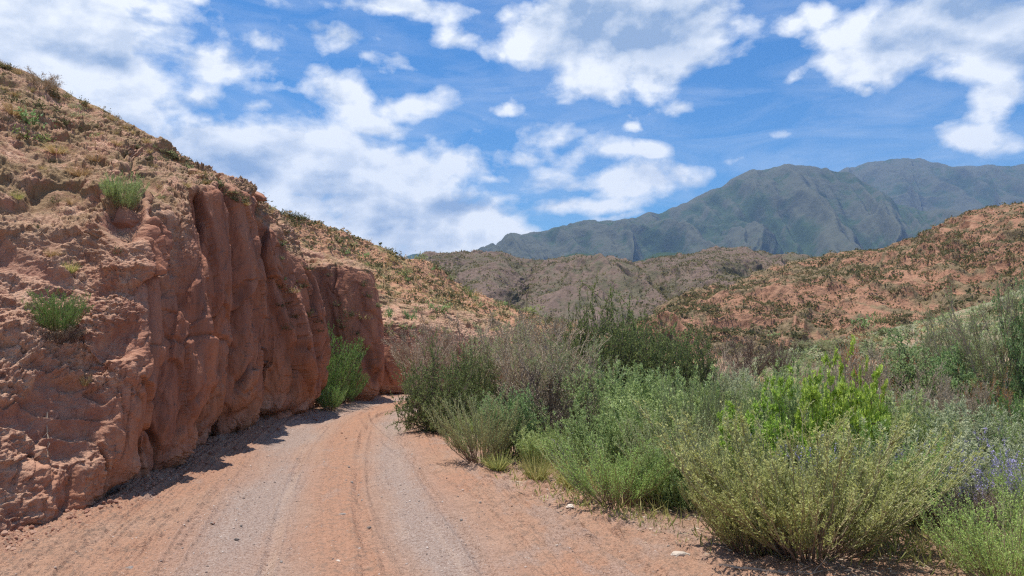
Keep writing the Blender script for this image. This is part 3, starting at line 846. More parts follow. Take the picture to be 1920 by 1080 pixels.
def bank_disp(Pn, Nn, vr):
    X, Y, Z = Pn[..., 0], Pn[..., 1], Pn[..., 2]
    D = .22 * fbm(X * .4, Y * .4, Z * .4, 4, .55, seed=131) + .07 * ridged(X * 1.7, Y * 1.7, Z * 3, 4, .6, seed=132)
    return Pn + Nn * D[..., None], dict(gully=fbm(X * .3, Y * .3, Z * .3, 3, seed=133))


M_BANK = hill_material('grassy_bank_soil', (0.30, 0.19, 0.125), (0.40, 0.29, 0.20), (0.145, 0.150, 0.085), (0.24, 0.245, 0.15), .35, .45, .05, 9.0)
bank, BANK_P = strip('grassy_bank', [bf, bc], 600, [260, 20], (3, 12, -3), bank_disp, M_BANK)

# -- blue green mountains
mc = curve_px([(700, 520, 2700), (860, 492, 2750), (915, 474, 2750), (960, 447, 2800), (1010, 438, 2850), (1060, 427, 2880), (1105, 416, 2900), (1160, 414, 2950), (1200, 404, 2980), (1248, 390, 3000), (1290, 378, 3000), (1340, 352, 3000), (1385, 328, 2980), (1430, 314, 2950), (1490, 308, 2900), (1550, 312, 2880), (1600, 330, 2860), (1660, 362, 2750), (1720, 390, 2600), (1790, 405, 2400), (1880, 450, 2200), (2000, 500, 2000)])
mf = [(x * .50 + 120 * math.sin(i * 1.3), 1500 - 60 * math.sin(i * .9), -10) for i, (x, y, z) in enumerate(mc)]
mm = [(x * .80 + 15 * math.sin(i * 2.1), y * .78, z * .42) for i, (x, y, z) in enumerate(mc)]
mc2 = curve_px([(1400, 420, 3900), (1480, 372, 3900), (1560, 325, 3900), (1610, 309, 3900), (1645, 301, 3900), (1678, 295, 3900), (1715, 298, 3900), (1760, 303, 3850), (1810, 309, 3800), (1860, 304, 3750), (1900, 306, 3700), (1950, 300, 3600), (2050, 290, 3400), (2250, 280, 3000), (2500, 300, 2600)])
mf2 = [(x * .62, y * .55, -10) for x, y, z in mc2]
mm2 = [(x * .84 + 80 * math.sin(i * 1.9), y * .80, z * .5) for i, (x, y, z) in enumerate(mc2)]


def mount_disp(seed):
    def f(Pn, Nn, vr):
        X, Y, Z = Pn[..., 0], Pn[..., 1], Pn[..., 2]
        w = fbm(X * .0016, Y * .0016, 0 * X, 4, seed=seed)
        uu = np.cumsum(np.r_[0, np.linalg.norm(np.diff(Pn[:, -40], axis=0), axis=1)])[:, None] / 1000.0
        vq = vr[None]
        a1 = 0; am = 1.0; fu = 3.6; fv = 1.0; tot = 0
        for o in range(5):
            a1 = a1 + am * (1 - 2.3 * np.abs(gnoise(uu * fu + vq * .35 * fu + w * (.7 + .3 * o), vq * fv + w * .6, 0 * X, seed + 20 + o)))
            tot += am; am *= .56; fu *= 2.05; fv *= 1.55
        a1 = a1 / tot
        a1 = blur(a1, 3, 0)
        a2 = ridged(X * .011 + w * 3, Y * .006, 0 * X, 4, .55, seed=seed + 7)
        amp = (np.sin(np.clip(vr, 0, 1) * np.pi) ** .8)[None] + .03
        D = 125 * a1 * amp + 8 * a2 * (.15 + .85 * amp) + 7 * fbm(X * .02, Y * .02, Z * .02, 4, .6, seed=seed + 9)
        Pn = Pn.copy(); Pn[..., 2] += D * .9; Pn[..., 1] -= D * .35
        return Pn, dict(gully=-a1 - .5 * a2)
    return f


M_MOUNT = hill_material('mountain_turf', (0.045, 0.052, 0.036), (0.115, 0.112, 0.072), (0.016, 0.034, 0.014), (0.055, 0.085, 0.034), .0032, .32, 9.0, .035, 1.0, .40)
mount, MO_P = strip('mountain', [mf, mm, mc], 1000, [180, 240, 20], (0, 500, -250), mount_disp(140), M_MOUNT)
mount2, MO2_P = strip('far_mountain', [mf2, mm2, mc2], 700, [120, 220, 20], (0, 500, -250), mount_disp(170), M_MOUNT)
# low blue foothills and the far peak on the left
fc_ = curve_px([(880, 505, 1500), (950, 492, 1500), (1010, 488, 1500), (1045, 476, 1500), (1085, 467, 1500), (1120, 474, 1500), (1160, 488, 1480), (1200, 480, 1450), (1240, 466, 1430), (1290, 472, 1420), (1350, 500, 1400), (1480, 520, 1380)])
ff_ = [(x * .8, y * .72, -5) for x, y, z in fc_]
foothill, _p = strip('foothill', [ff_, fc_], 420, [140, 20], (0, 250, -90), lambda a_, b_, c_: (a_ + b_ * ((16 * ridged(a_[..., 0] * .006, a_[..., 1] * .003, 0 * a_[..., 0], 4, .55, seed=190) * np.sin(np.clip(c_, 0, 1) * 3.14)[None])[..., None]), dict(gully=0 * a_[..., 0])), M_MOUNT)
pk = curve_px([(560, 530, 3300), (640, 515, 3300), (700, 500, 3300), (745, 484, 3300), (765, 473, 3300), (784, 470, 3300), (803, 477, 3300), (840, 492, 3300), (900, 505, 3300), (1000, 520, 3300)])
pf = [(x * .8, y * .75, -5) for x, y, z in pk]
peak, _p = strip('far_peak', [pf, pk], 300, [110, 20], (0, 400, -200), lambda a_, b_, c_: (a_ + b_ * ((28 * ridged(a_[..., 0] * .005, a_[..., 1] * .003, 0 * a_[..., 0], 4, .55, seed=195) * np.sin(np.clip(c_, 0, 1) * 3.14)[None])[..., None]), dict(gully=0 * a_[..., 0])), M_MOUNT)
print('hills', time.time() - T0)

# ================================================================== haze
hv = np.array([(x, y, z) for x in (-4900, 4900) for y in (-1250, 4900) for z in (-13, 1150)], float)
me = mesh_from('haze', hv, np.array([(0, 1, 3, 2), (4, 6, 7, 5), (0, 4, 5, 1), (2, 3, 7, 6), (0, 2, 6, 4), (1, 5, 7, 3)]), smooth=False)
hm, ht = new_mat('haze')
pv = ht.new('ShaderNodeVolumePrincipled'); pv.inputs['Color'].default_value = (0.38, 0.60, 1.0, 1); pv.inputs['Density'].default_value = 0.00012
pv.inputs['Anisotropy'].default_value = 0.0
ho = ht.new('ShaderNodeOutputMaterial'); ht.l.new(pv.outputs[0], ho.inputs['Volume'])
me.materials.append(hm)
link('haze', me, kind='stuff', label='thin blue haze in the air over the whole valley')
# ================================================================== vegetation
def unit(v):
    return v / (np.linalg.norm(v, axis=-1, keepdims=True) + 1e-9)


def tubes(Pt, R):
    """three sided tapering tubes along polylines. Pt (N,K,3) R (N,K)"""
    N_, K, _ = Pt.shape
    T = unit(np.gradient(Pt, axis=1))
    ref = np.tile(np.array([0.31, 0.87, 0.37]), (N_, 1))
    ref = np.where(np.abs((T[:, 0] * ref).sum(1, keepdims=True)) > .9, np.array([[1., 0, 0]]), ref)
    a = unit(np.cross(T, ref[:, None])); b = np.cross(T, a)
    vs_ = []
    for k in range(3):
        th = k * 2 * math.pi / 3
        vs_.append(Pt + R[..., None] * (a * math.cos(th) + b * math.sin(th)))
    V = np.stack(vs_, 2).reshape(-1, 3)
    n, k, s = np.meshgrid(np.arange(N_), np.arange(K - 1), np.arange(3), indexing='ij')
    i0 = (n * K + k) * 3 + s; i1 = (n * K + k) * 3 + (s + 1) % 3
    Fq = np.stack([i0, i1, i1 + 3, i0 + 3], -1).reshape(-1, 4)
    return V, Fq


def tubet(Pt, R, t0, t1):
    V, Fq = tubes(Pt, R)
    return V, Fq, np.repeat(np.tile(np.linspace(t0, t1, Pt.shape[1]), Pt.shape[0]), 3)


def leaves(pos, d, l, w, r):
    """one folded diamond per leaf; pos,d (N,3); l,w (N,)"""
    n = len(pos)
    side = unit(np.cross(d, unit(r.normal(size=(n, 3)))))
    up_ = np.cross(side, d)
    l = l[:, None]; w = w[:, None]
    p0 = pos; p2 = pos + d * l - up_ * l * .10
    m = pos + d * l * .48 + up_ * l * .06
    V = np.stack([p0, m + side * w * .5, p2, m - side * w * .5], 1).reshape(-1, 3)
    Fq = np.arange(n * 4).reshape(-1, 4)
    return V, Fq


def grow(r, n0, H, r0, spread, curv, wig, K=6, radius=.006, taper=.25, lenvar=.3, az=None, lean=(0, 0)):
    phi = r.uniform(0, 2 * math.pi, n0)
    th = spread * np.sqrt(r.uniform(0, 1, n0))
    d = np.stack([np.sin(th) * np.cos(phi) + lean[0], np.sin(th) * np.sin(phi) + lean[1], np.cos(th)], 1); d = unit(d)
    base = np.stack([np.cos(phi), np.sin(phi), 0 * phi], 1) * (r0 * np.sqrt(r.uniform(0, 1, n0)))[:, None]
    L = H * (1 - lenvar * r.uniform(0, 1, n0)) * (1 - .18 * (th / max(spread, .01)) ** 2)
    t = np.linspace(0, 1, K)
    P_ = base[:, None] + L[:, None, None] * (d[:, None] * t[None, :, None] + np.array([0, 0, 1.0]) * (curv * (t ** 2))[None, :, None] * np.sin(th)[:, None, None])
    P_ += np.cumsum(r.normal(size=(n0, K, 3)) * (wig * L)[:, None, None] * (t > 0)[None, :, None], 1)
    P_[..., 2] = np.maximum(P_[..., 2], -.01)
    R = radius * (1 - (1 - taper) * t)[None] * r.uniform(.6, 1.2, (n0, 1))
    return P_, R, L


def branch(r, P_, per, t0, t1, length, ang, up=.2, wig=.03, K=4, radius=.003, taper=.3, fall=.55):
    """side shoots on polylines P_ (N,K,3)"""
    N_, K0, _ = P_.shape
    idx = np.repeat(np.arange(N_), per)
    t = r.uniform(t0, t1, len(idx)) * (K0 - 1)
    i = np.clip(t.astype(int), 0, K0 - 2); f = (t - i)[:, None]
    p = P_[idx, i] * (1 - f) + P_[idx, i + 1] * f
    tg = unit(P_[idx, i + 1] - P_[idx, i])
    rd = unit(r.normal(size=(len(idx), 3)))
    d = unit(tg * math.cos(ang) + rd * math.sin(ang) + np.array([0, 0, up]))
    L = length * r.uniform(.45, 1.1, len(idx)) * (1 + fall * (.27 - t / (K0 - 1)))
    s = np.linspace(0, 1, K)
    Q = p[:, None] + L[:, None, None] * d[:, None] * s[None, :, None]
    Q += np.cumsum(r.normal(size=(len(idx), K, 3)) * (wig * L)[:, None, None] * (s > 0)[None, :, None], 1)
    R = radius * (1 - (1 - taper) * s)[None] * np.ones((len(idx), 1))
    return Q, R


def along(r, P_, per, t0, t1, jitter=0.0):
    N_, K0, _ = P_.shape
    idx = np.repeat(np.arange(N_), per)
    t = r.uniform(t0, t1, len(idx)) * (K0 - 1)
    i = np.clip(t.astype(int), 0, K0 - 2); f = (t - i)[:, None]
    p = P_[idx, i] * (1 - f) + P_[idx, i + 1] * f
    if jitter: p = p + r.normal(size=p.shape) * jitter
    return p, unit(P_[idx, i + 1] - P_[idx, i]), idx


def join(parts):
    V = []; Fq = []; T = []; o = 0
    for (v_, f_, t_) in parts:
        V.append(v_); Fq.append(f_ + o); o += len(v_)
        T.append(t_ if isinstance(t_, np.ndarray) else np.full(len(v_), t_))
    return np.concatenate(V), np.concatenate(Fq), np.concatenate(T)


def leaf_set(r, P_, per, t0, t1, l, w, along_w=.5, jit=0.0, flat=0.0):
    p, tg, idx = along(r, P_, per, t0, t1, jit)
    d = unit(tg * along_w + unit(r.normal(size=p.shape)) * (1 - along_w) + np.array([0, 0, flat]))
    n = len(p)
    V, Fq = leaves(p, d, l * r.uniform(.6, 1.2, n), w * r.uniform(.7, 1.15, n), r)
    br = r.uniform(0, 1, idx.max() + 1)[idx]
    tint = np.repeat(np.clip(.55 * br + .45 * r.uniform(0, 1, n), 0, 1), 4)
    return V, Fq, tint


def leaf_material(name, c1, c2, c3, trans=.45, rough=.6, spread=.16):
    m, t = new_mat(name)
    tint = t.attr('tint')
    oi = t.new('ShaderNodeObjectInfo').outputs['Random']
    col = t.ramp(tint, [(0.0, c1), (0.55, c2), (1.0, c3)])
    hs = t.new('ShaderNodeHueSaturation'); t.l.new(col, hs.inputs['Color'])
    t.l.new(t.maprange(oi, 0, 1, .5 - spread * .10, .5 + spread * .10), hs.inputs['Hue'])
    t.l.new(t.maprange(t.math('FRACT', t.math('MULTIPLY', oi, 7.3)), 0, 1, 1 - spread, 1 + spread), hs.inputs['Value'])
    b = t.new('ShaderNodeBsdfPrincipled'); t.l.new(hs.outputs[0], b.inputs['Base Color']); b.inputs['Roughness'].default_value = rough
    b.inputs['Specular IOR Level'].default_value = .25
    tr = t.new('ShaderNodeBsdfTranslucent'); t.l.new(hs.outputs[0], tr.inputs[0])
    mx = t.new('ShaderNodeMixShader'); mx.inputs[0].default_value = trans
    t.l.new(b.outputs[0], mx.inputs[1]); t.l.new(tr.outputs[0], mx.inputs[2])
    o = t.new('ShaderNodeOutputMaterial'); t.l.new(mx.outputs[0], o.inputs[0])
    return m


def stem_material(name, c1, c2, tip=None):
    m, t = new_mat(name)
    pos = t.new('ShaderNodeTexCoord').outputs['Object']
    c_ = t.mix(t.noise(pos, 9, 3, .6), c1, c2)
    if tip: c_ = t.mix(t.maprange(t.attr('tint'), .25, .9), c_, tip)
    finish(t, c_, .85, None, .15)
    return m


LM = dict(
    sage=leaf_material('sage_leaf', (0.29, 0.31, 0.09), (0.51, 0.56, 0.20), (0.72, 0.76, 0.37)),
    yellow=leaf_material('yellow_green_leaf', (0.24, 0.36, 0.09), (0.44, 0.60, 0.17), (0.62, 0.74, 0.30)),
    brownsage=leaf_material('brown_sage_leaf', (0.22, 0.23, 0.10), (0.37, 0.41, 0.19), (0.48, 0.56, 0.26)),
    dark=leaf_material('dark_leaf', (0.11, 0.155, 0.05), (0.22, 0.285, 0.095), (0.42, 0.48, 0.19)),
    bright=leaf_material('bright_leaf', (0.31, 0.46, 0.06), (0.52, 0.68, 0.12), (0.70, 0.82, 0.25), .35, .45),
    herb=leaf_material('blue_green_leaf', (0.24, 0.31, 0.105), (0.43, 0.53, 0.205), (0.63, 0.71, 0.35)),
    grey=leaf_material('grey_leaf', (0.31, 0.33, 0.19), (0.46, 0.49, 0.29), (0.61, 0.62, 0.42)),
    leafy=leaf_material('mid_green_leaf', (0.16, 0.25, 0.09), (0.30, 0.43, 0.17), (0.48, 0.60, 0.30)),
    vivid=leaf_material('broom_leaf', (0.09, 0.19, 0.045), (0.19, 0.34, 0.085), (0.33, 0.48, 0.16)),
    dryleaf=leaf_material('withered_leaf', (0.28, 0.22, 0.14), (0.42, 0.34, 0.23), (0.56, 0.46, 0.33), .15),
    rust=leaf_material('rusty_leaf', (0.392, 0.160, 0.053), (0.603, 0.275, 0.093), (0.754, 0.435, 0.173), .2),
    grass=leaf_material('grass_blade', (0.256, 0.290, 0.080), (0.452, 0.464, 0.160), (0.664, 0.580, 0.253)),
    straw=leaf_material('straw_blade', (0.343, 0.242, 0.111), (0.526, 0.396, 0.192), (0.686, 0.550, 0.293), .2),
    scrub=leaf_material('scrub_leaf', (0.075, 0.085, 0.035), (0.14, 0.145, 0.065), (0.26, 0.235, 0.12)),
    hillscrub=leaf_material('hill_scrub_leaf', (0.12, 0.105, 0.050), (0.21, 0.175, 0.085), (0.33, 0.27, 0.145)),
    purple=leaf_material('violet_blossom', (0.25, 0.21, 0.46), (0.38, 0.33, 0.58), (0.52, 0.47, 0.68), .2),
    white=leaf_material('white_blossom', (0.624, 0.600, 0.478), (0.780, 0.750, 0.626), (0.884, 0.850, 0.736), .2),
)
SM = dict(
    brown=stem_material('brown_stem', (0.15, 0.095, 0.07), (0.30, 0.21, 0.155), (0.42, 0.43, 0.22)),
    grey=stem_material('grey_twig', (0.30, 0.235, 0.175), (0.52, 0.43, 0.33), (0.46, 0.36, 0.26)),
    dark=stem_material('dark_twig', (0.10, 0.070, 0.058), (0.20, 0.145, 0.115)),
    pale=stem_material('pale_stem', (0.34, 0.32, 0.24), (0.50, 0.48, 0.38)),
    green=stem_material('green_stem', (0.15, 0.19, 0.08), (0.26, 0.30, 0.14)),
)


def sp_sage(seed, leaf='sage', n0=150, per=15, lv=11):
    r = np.random.default_rng(seed)
    P0, R0, L = grow(r, n0, 1.0, .15, 1.02, .42, .014, 7, .0055, .25, .50)
    P1, R1 = branch(r, P0, per, .25, .98, .30, .36, .45, .03, 5, .0026)
    stems = [tubet(P0, R0, 0., .8), tubet(P1, R1, .5, 1.)]
    lf = [leaf_set(r, P1, lv, .15, 1.0, .024, .0105, .55), leaf_set(r, P0, 16, .45, 1.0, .024, .0105, .5)]
    return [('stem', SM['brown'], join(stems)), ('foliage', LM[leaf], join(lf))]


def sp_dry(seed, leaf='dryleaf', stem='grey', n0=34, lv=3):
    r = np.random.default_rng(seed)
    P0, R0, L = grow(r, n0, 1.0, .10, .80, .22, .03, 7, .011, .25)
    P1, R1 = branch(r, P0, 12, .22, 1.0, .34, .60, .25, .05, 5, .0045)
    P2, R2 = branch(r, P1, 7, .2, 1.0, .13, .65, .2, .06, 3, .0022)
    stems = [tubet(P0, R0, 0., .8), tubet(P1, R1, .5, 1.), tubet(P2, R2, .7, 1.)]
    lf = [leaf_set(r, P2, lv, .2, 1.0, .022, .008, .4)]
    return [('stem', SM[stem], join(stems)), ('foliage', LM[leaf], join(lf))]


def sp_dense(seed, leaf='dark', stem='dark', n0=74, l=.028, w=.014, lv=20, spread=1.35):
    r = np.random.default_rng(seed)
    P0, R0, L = grow(r, n0, 1.0, .12, spread, .06, .035, 7, .010, .25, .30)
    P1, R1 = branch(r, P0, 14, .15, 1.0, .34, 1.0, .12, .05, 5, .0042, .3, .05)
    P2, R2 = branch(r, P1, 3, .3, 1.0, .10, .6, .2, .05, 3, .0022)
    stems = [tubet(P0, R0, 0., .8), tubet(P1, R1, .5, 1.), tubet(P2, R2, .7, 1.)]
    lf = [leaf_set(r, P1, lv, .15, 1.0, l, w, .4), leaf_set(r, P2, 6, .2, 1., l, w, .4), leaf_set(r, P0, 20, .25, 1., l, w, .35)]
    return [('stem', SM[stem], join(stems)), ('foliage', LM[leaf], join(lf))]


def sp_rose(seed):
    r = np.random.default_rng(seed)
    P0, R0, L = grow(r, 22, 1.0, .14, .80, .18, .035, 7, .0085, .3)
    P1, R1 = branch(r, P0, 9, .25, 1.0, .26, .75, .2, .05, 5, .004)
    P2, R2 = branch(r, P1, 3, .3, 1.0, .11, .7, .2, .05, 3, .0024)
    stems = [tubet(P0, R0, 0., .8), tubet(P1, R1, .5, 1.), tubet(P2, R2, .7, 1.)]
    lf = [leaf_set(r, P1, 14, .1, 1.0, .041, .025, .3, 0, .1), leaf_set(r, P2, 16, .1, 1., .040, .025, .3, 0, .1), leaf_set(r, P0, 8, .55, 1., .05, .03, .3)]
    return [('stem', SM['dark'], join(stems)), ('foliage', LM['bright'], join(lf))]


def sp_herb(seed, leaf='herb', n0=120, blossoms=True):
    r = np.random.default_rng(seed)
    P0, R0, L = grow(r, n0, 1.0, .24, .48, .12, .018, 6, .0038, .4, .45)
    P1, R1 = branch(r, P0, 5, .35, 1.0, .16, .55, .4, .04, 4, .0022)
    stems = [tubet(P0, R0, 0., .8), tubet(P1, R1, .5, 1.)]
    lf = [leaf_set(r, P0, 38, .10, 1.0, .052, .012, .5), leaf_set(r, P1, 15, .1, 1., .036, .0095, .5)]
    out = [('stem', SM['green'], join(stems)), ('foliage', LM[leaf], join(lf))]
    if blossoms:
        sel = P1[r.permutation(len(P1))[:36]]
        out.append(('blossom', LM['white'], join([leaf_set(r, sel, 3, .9, 1.0, .013, .010, .2)])))
    return out


def sp_lavender(seed):
    r = np.random.default_rng(seed)
    P0, R0, L = grow(r, 85, 1.0, .16, .62, .25, .015, 6, .0040, .4, .35)
    P1, R1 = branch(r, P0, 6, .45, 1.0, .20, .45, .5, .03, 4, .0024)
    stems = [tubet(P0, R0, 0., .8), tubet(P1, R1, .5, 1.)]
    lf = [leaf_set(r, P0, 20, .08, .7, .036, .0085, .5), leaf_set(r, P1, 5, 0., .5, .024, .007, .5)]
    fl = [leaf_set(r, P1[::2], 14, .25, 1.0, .016, .011, .3, .004), leaf_set(r, P0[::2, 3:], 12, .3, 1.0, .018, .013, .3, .004)]
    return [('stem', SM['pale'], join(stems)), ('foliage', LM['grey'], join(lf)), ('blossom', LM['purple'], join(fl))]


def sp_tuft(seed, leaf='grass', n=240, l=.55, w=.007, spread=.85):
    r = np.random.default_rng(seed)
    P0, R0, L = grow(r, n, 1.0, .16, spread, -.28, .012, 5, .5 * w, .15, .55)
    side = unit(np.cross(np.gradient(P0, axis=1), unit(r.normal(size=(n, 1, 3)))))
    wd = (w * (1 - np.linspace(0, .85, 5)))[None, :, None]
    a_ = P0 + side * wd * 1.4; b_ = P0 - side * wd * 1.4
    V = np.stack([a_, b_], 2).reshape(-1, 3)
    nn, k = np.meshgrid(np.arange(n), np.arange(4), indexing='ij')
    i0 = (nn * 5 + k) * 2
    Fq = np.stack([i0, i0 + 1, i0 + 3, i0 + 2], -1).reshape(-1, 4)
    tint = np.repeat(r.uniform(0, 1, n), 10)
    P1, R1 = branch(r, P0[:60], 3, .3, .9, .18, .5, .4, .04, 3, .002)
    lf = [(V, Fq, tint), leaf_set(r, P1, 8, .1, 1., .03, .009, .5)]
    return [('foliage', LM[leaf], join(lf))]


def sp_broom(seed, leaf='vivid', n0=90):
    r = np.random.default_rng(seed)
    P0, R0, L = grow(r, n0, 1.0, .12, .95, .40, .02, 7, .006, .3)
    P1, R1 = branch(r, P0, 12, .2, 1.0, .24, .5, .35, .04, 4, .003)
    stems = [tubet(P0, R0, 0., .8), tubet(P1, R1, .5, 1.)]
    lf = [leaf_set(r, P1, 15, .05, 1., .036, .0105, .55), leaf_set(r, P0, 26, .3, 1., .036, .0105, .5)]
    return [('stem', SM['brown'], join(stems)), ('foliage', LM[leaf], join(lf))]


def sp_cushion(seed, leaf='scrub', n=150, l=.17, w=.085):
    """small hillside shrub, one mesh: short twigs carrying leaf sprays"""
    r = np.random.default_rng(seed)
    P0, R0, L = grow(r, 26, 1.0, .2, 1.25, .25, .05, 4, .02, .3, .4)
    P0[..., 2] *= .62
    lf = [leaf_set(r, P0, max(4, n // 26), .25, 1.05, l, w, .3, .05)]
    st = tubes(P0[:10], R0[:10])
    return [('foliage', LM[leaf], join(lf + [(st[0], st[1], .2)]))]


def make_parts(fn, *a, **k):
    out = []
    for (nm, mat, (V, Fq, T)) in fn(*a, **k):
        out.append((nm, mesh_from(nm, V, Fq, dict(tint=T), smooth=False, mat=mat)))
    return out


SPEC = dict(
    sage=[make_parts(sp_sage, s) for s in (1, 2)],
    yellow=[make_parts(sp_sage, s, 'yellow', 110, 13, 11) for s in (3, 4)],
    brownsage=[make_parts(sp_sage, s, 'brownsage', 110, 13, 9) for s in (5, 6)],
    dry=[make_parts(sp_dry, s) for s in (11, 12, 13)],
    drygreen=[make_parts(sp_dry, s, 'brownsage', 'grey', 30, 7) for s in (14, 15)],
    drydark=[make_parts(sp_dry, s, 'dryleaf', 'dark', 30, 2) for s in (16,)],
    rust=[make_parts(sp_dry, s, 'rust', 'grey', 22, 5) for s in (17,)],
    dark=[make_parts(sp_dense, s) for s in (21, 22)],
    leafy=[make_parts(sp_dense, s, 'leafy', 'dark', 36, .040, .018, 13, .85) for s in (23, 24)],
    rose=[make_parts(sp_rose, s) for s in (31, 32)],
    herb=[make_parts(sp_herb, s) for s in (41, 42, 43)],
    greyherb=[make_parts(sp_herb, s, 'grey', 100, False) for s in (44, 45)],
    lavender=[make_parts(sp_lavender, s) for s in (51, 52)],
    tuft=[make_parts(sp_tuft, s) for s in (61, 62)],
    straw=[make_parts(sp_tuft, s, 'straw', 160) for s in (63,)],
    broom=[make_parts(sp_broom, s) for s in (71, 72)],
    greybroom=[make_parts(sp_broom, 73, 'herb', 80)],
    cushion=[make_parts(sp_cushion, s) for s in (81, 82, 83)],
    greencushion=[make_parts(sp_cushion, 84, 'leafy'), make_parts(sp_cushion, 85, 'dark')],
    drycushion=[make_parts(sp_cushion, 86, 'straw'), make_parts(sp_cushion, 87, 'brownsage')],
)
ZT = {}
for k_, vs_ in SPEC.items():     # height and half width of each model, for scaling
    ZT[k_] = []
    for parts in vs_:
        co = []
        for nm, m_ in parts:
            c_ = np.zeros(len(m_.vertices) * 3, np.float32); m_.vertices.foreach_get('co', c_); co.append(c_.reshape(-1, 3))
        co = np.concatenate(co)
        ZT[k_].append((np.percentile(co[:, 2], 98.5), np.percentile(np.hypot(co[:, 0], co[:, 1]), 93)))
print('prototypes', time.time() - T0)
_cnt = {}


def put(kind, name, loc, H, W, label, cat, group=None, rz=None, tilt=(0, 0), single=False, dep=None):
    i = _cnt.get(kind, 0); _cnt[kind] = i + 1
    vi = i % len(SPEC[kind]); parts = SPEC[kind][vi]; zt, hw = ZT[kind][vi]
    sc = (W / 2 / hw, (dep or W) / 2 / hw, H / zt)
    rz = rng.uniform(0, 6.28) if rz is None else rz
    if len(parts) == 1 or single:
        o = link(name, parts[0][1] if len(parts) == 1 else parts[-1][1], None, label, cat, group)
        root = o
    else:
        root = link(name, None, None, label, cat, group); root.empty_display_size = .1
        for nm, m_ in parts: link(nm, m_, root)
    root.location = loc; root.rotation_euler = (tilt[0], tilt[1], rz); root.scale = sc
    return root


def at(kind, name, px, Y, top, wpx, label, cat='shrub', group=None, **kw):
    """plant on the valley floor: photograph column, distance, row of its top, width in px"""
    x = (px - 960) / F * Y
    z0 = float(ground_z(x, Y)[0])
    ztop = EYE + (HOR - top) / F * Y
    return put(kind, name, (x, Y, z0 - .02), max(ztop - z0, .12), wpx / F * Y, label, cat, group, **kw)


# ---- the thicket right of the road, front to back
at('sage', 'sagebrush', 1500, 6.05, 785, 450, 'largest olive green sagebrush with bare brown stems at its foot, beside the flat pale stone', )
at('sage', 'sagebrush', 1395, 6.15, 850, 220, 'olive sagebrush leaning over the red dirt just left of the largest one')
at('yellow', 'sagebrush', 1870, 5.0, 925, 250, 'yellow green bush cut by the bottom right corner of the photo')
at('yellow', 'sagebrush', 1990, 5.3, 870, 240, 'pale green bush at the right edge below the violet flowers')
at('greyherb', 'wormwood', 1700, 6.9, 800, 230, 'silvery wormwood arching between the largest sagebrush and the violet flowers')
at('yellow', 'sagebrush', 1640, 6.7, 810, 210, 'fresh green sagebrush behind the right half of the largest one')
at('lavender', 'russian_sage', 1840, 6.6, 845, 190, 'widest clump of violet flowers, between the silvery wormwood and the right edge', 'flower')
at('lavender', 'russian_sage', 1765, 6.8, 868, 120, 'violet flower clump with a dark hollow under it, next to the silvery wormwood', 'flower')
at('lavender', 'russian_sage', 1925, 6.3, 850, 150, 'violet flower clump cut by the right edge of the photo', 'flower')
at('lavender', 'russian_sage', 1530, 6.8, 825, 140, 'sparse violet flowers poking out behind the top of the largest sagebrush', 'flower')
at('drydark', 'dry_shrub', 1790, 6.3, 905, 150, 'dark leafless twigs in the shade under the violet flowers')
at('yellow', 'sagebrush', 1150, 7.8, 815, 230, 'rounded yellow green bush with dead sticks lying at its foot')
at('brownsage', 'sagebrush', 1275, 8.1, 780, 230, 'brownish bush of long arching stems between the rounded yellow green bush and the largest sagebrush')
at('brownsage', 'sagebrush', 1345, 7.7, 800, 160, 'brown twiggy bush touching the left side of the largest sagebrush')
at('lavender', 'russian_sage', 1690, 7.6, 822, 130, 'faint violet flowers between the silvery wormwood and the fresh green sagebrush', 'flower')
at('lavender', 'russian_sage', 1880, 7.4, 812, 190, 'farther band of faint violet flowers below the grey wormwood at the right', 'flower')
at('lavender', 'russian_sage', 1420, 6.9, 842, 90, 'few faint violet flowers at the left shoulder of the largest sagebrush', 'flower')
at('lavender', 'russian_sage', 1090, 10.0, 815, 110, 'pale violet flowers in the shade behind the rounded yellow green bush', 'flower')
at('yellow', 'sagebrush', 1210, 7.9, 850, 130, 'small yellow green bush pressed against the right side of the rounded one')
at('tuft', 'grass_tuft', 1006, 9.2, 838, 75, 'bright green grass tuft on the road edge left of the rounded yellow green bush', 'grass')
at('tuft', 'grass_tuft', 935, 9.9, 838, 70, 'green grass tuft under the front of the brown green roadside shrub', 'grass')
at('tuft', 'grass_tuft', 1075, 8.7, 848, 85, 'grass tuft between the bright tuft and the rounded yellow green bush', 'grass')
at('brownsage', 'sagebrush', 905, 10.5, 745, 165, 'brown green roadside shrub where the road narrows, in front of the dark green shrub')
at('leafy', 'leafy_shrub', 965, 10.9, 735, 115, 'small green shrub joined to the right side of the brown green roadside shrub')
at('herb', 'tall_herb', 1010, 10.1, 800, 90, 'low green herb in front of the dark bare trunks', 'herb')
at('dark', 'dark_shrub', 828, 14.2, 670, 165, 'dark green rounded shrub standing alone at the bend of the road')
at('dark', 'dark_shrub', 885, 15.2, 664, 100, 'darker shrub tucked behind the rounded one at the bend')
at('dry', 'dry_shrub', 795, 16.2, 680, 60, 'brown twiggy fringe on the left foot of the rounded shrub at the bend')
at('dry', 'dry_shrub', 860, 18.0, 598, 185, 'reddish bare shrub rising behind the shrub at the bend')
at('dry', 'dry_shrub', 800, 20.0, 618, 120, 'reddish bare shrub leaning against the low red wall')
at('drygreen', 'dry_shrub', 942, 16.0, 612, 170, 'tall grey pink bare shrub above the brown green roadside shrub')
at('dry', 'dry_shrub', 1015, 13.5, 612, 190, 'tallest grey pink bare shrub in the middle of the thicket')
at('drygreen', 'dry_shrub', 1065, 12.6, 640, 170, 'grey pink bare shrub with a few green leaves, left of the tall dark shrub')
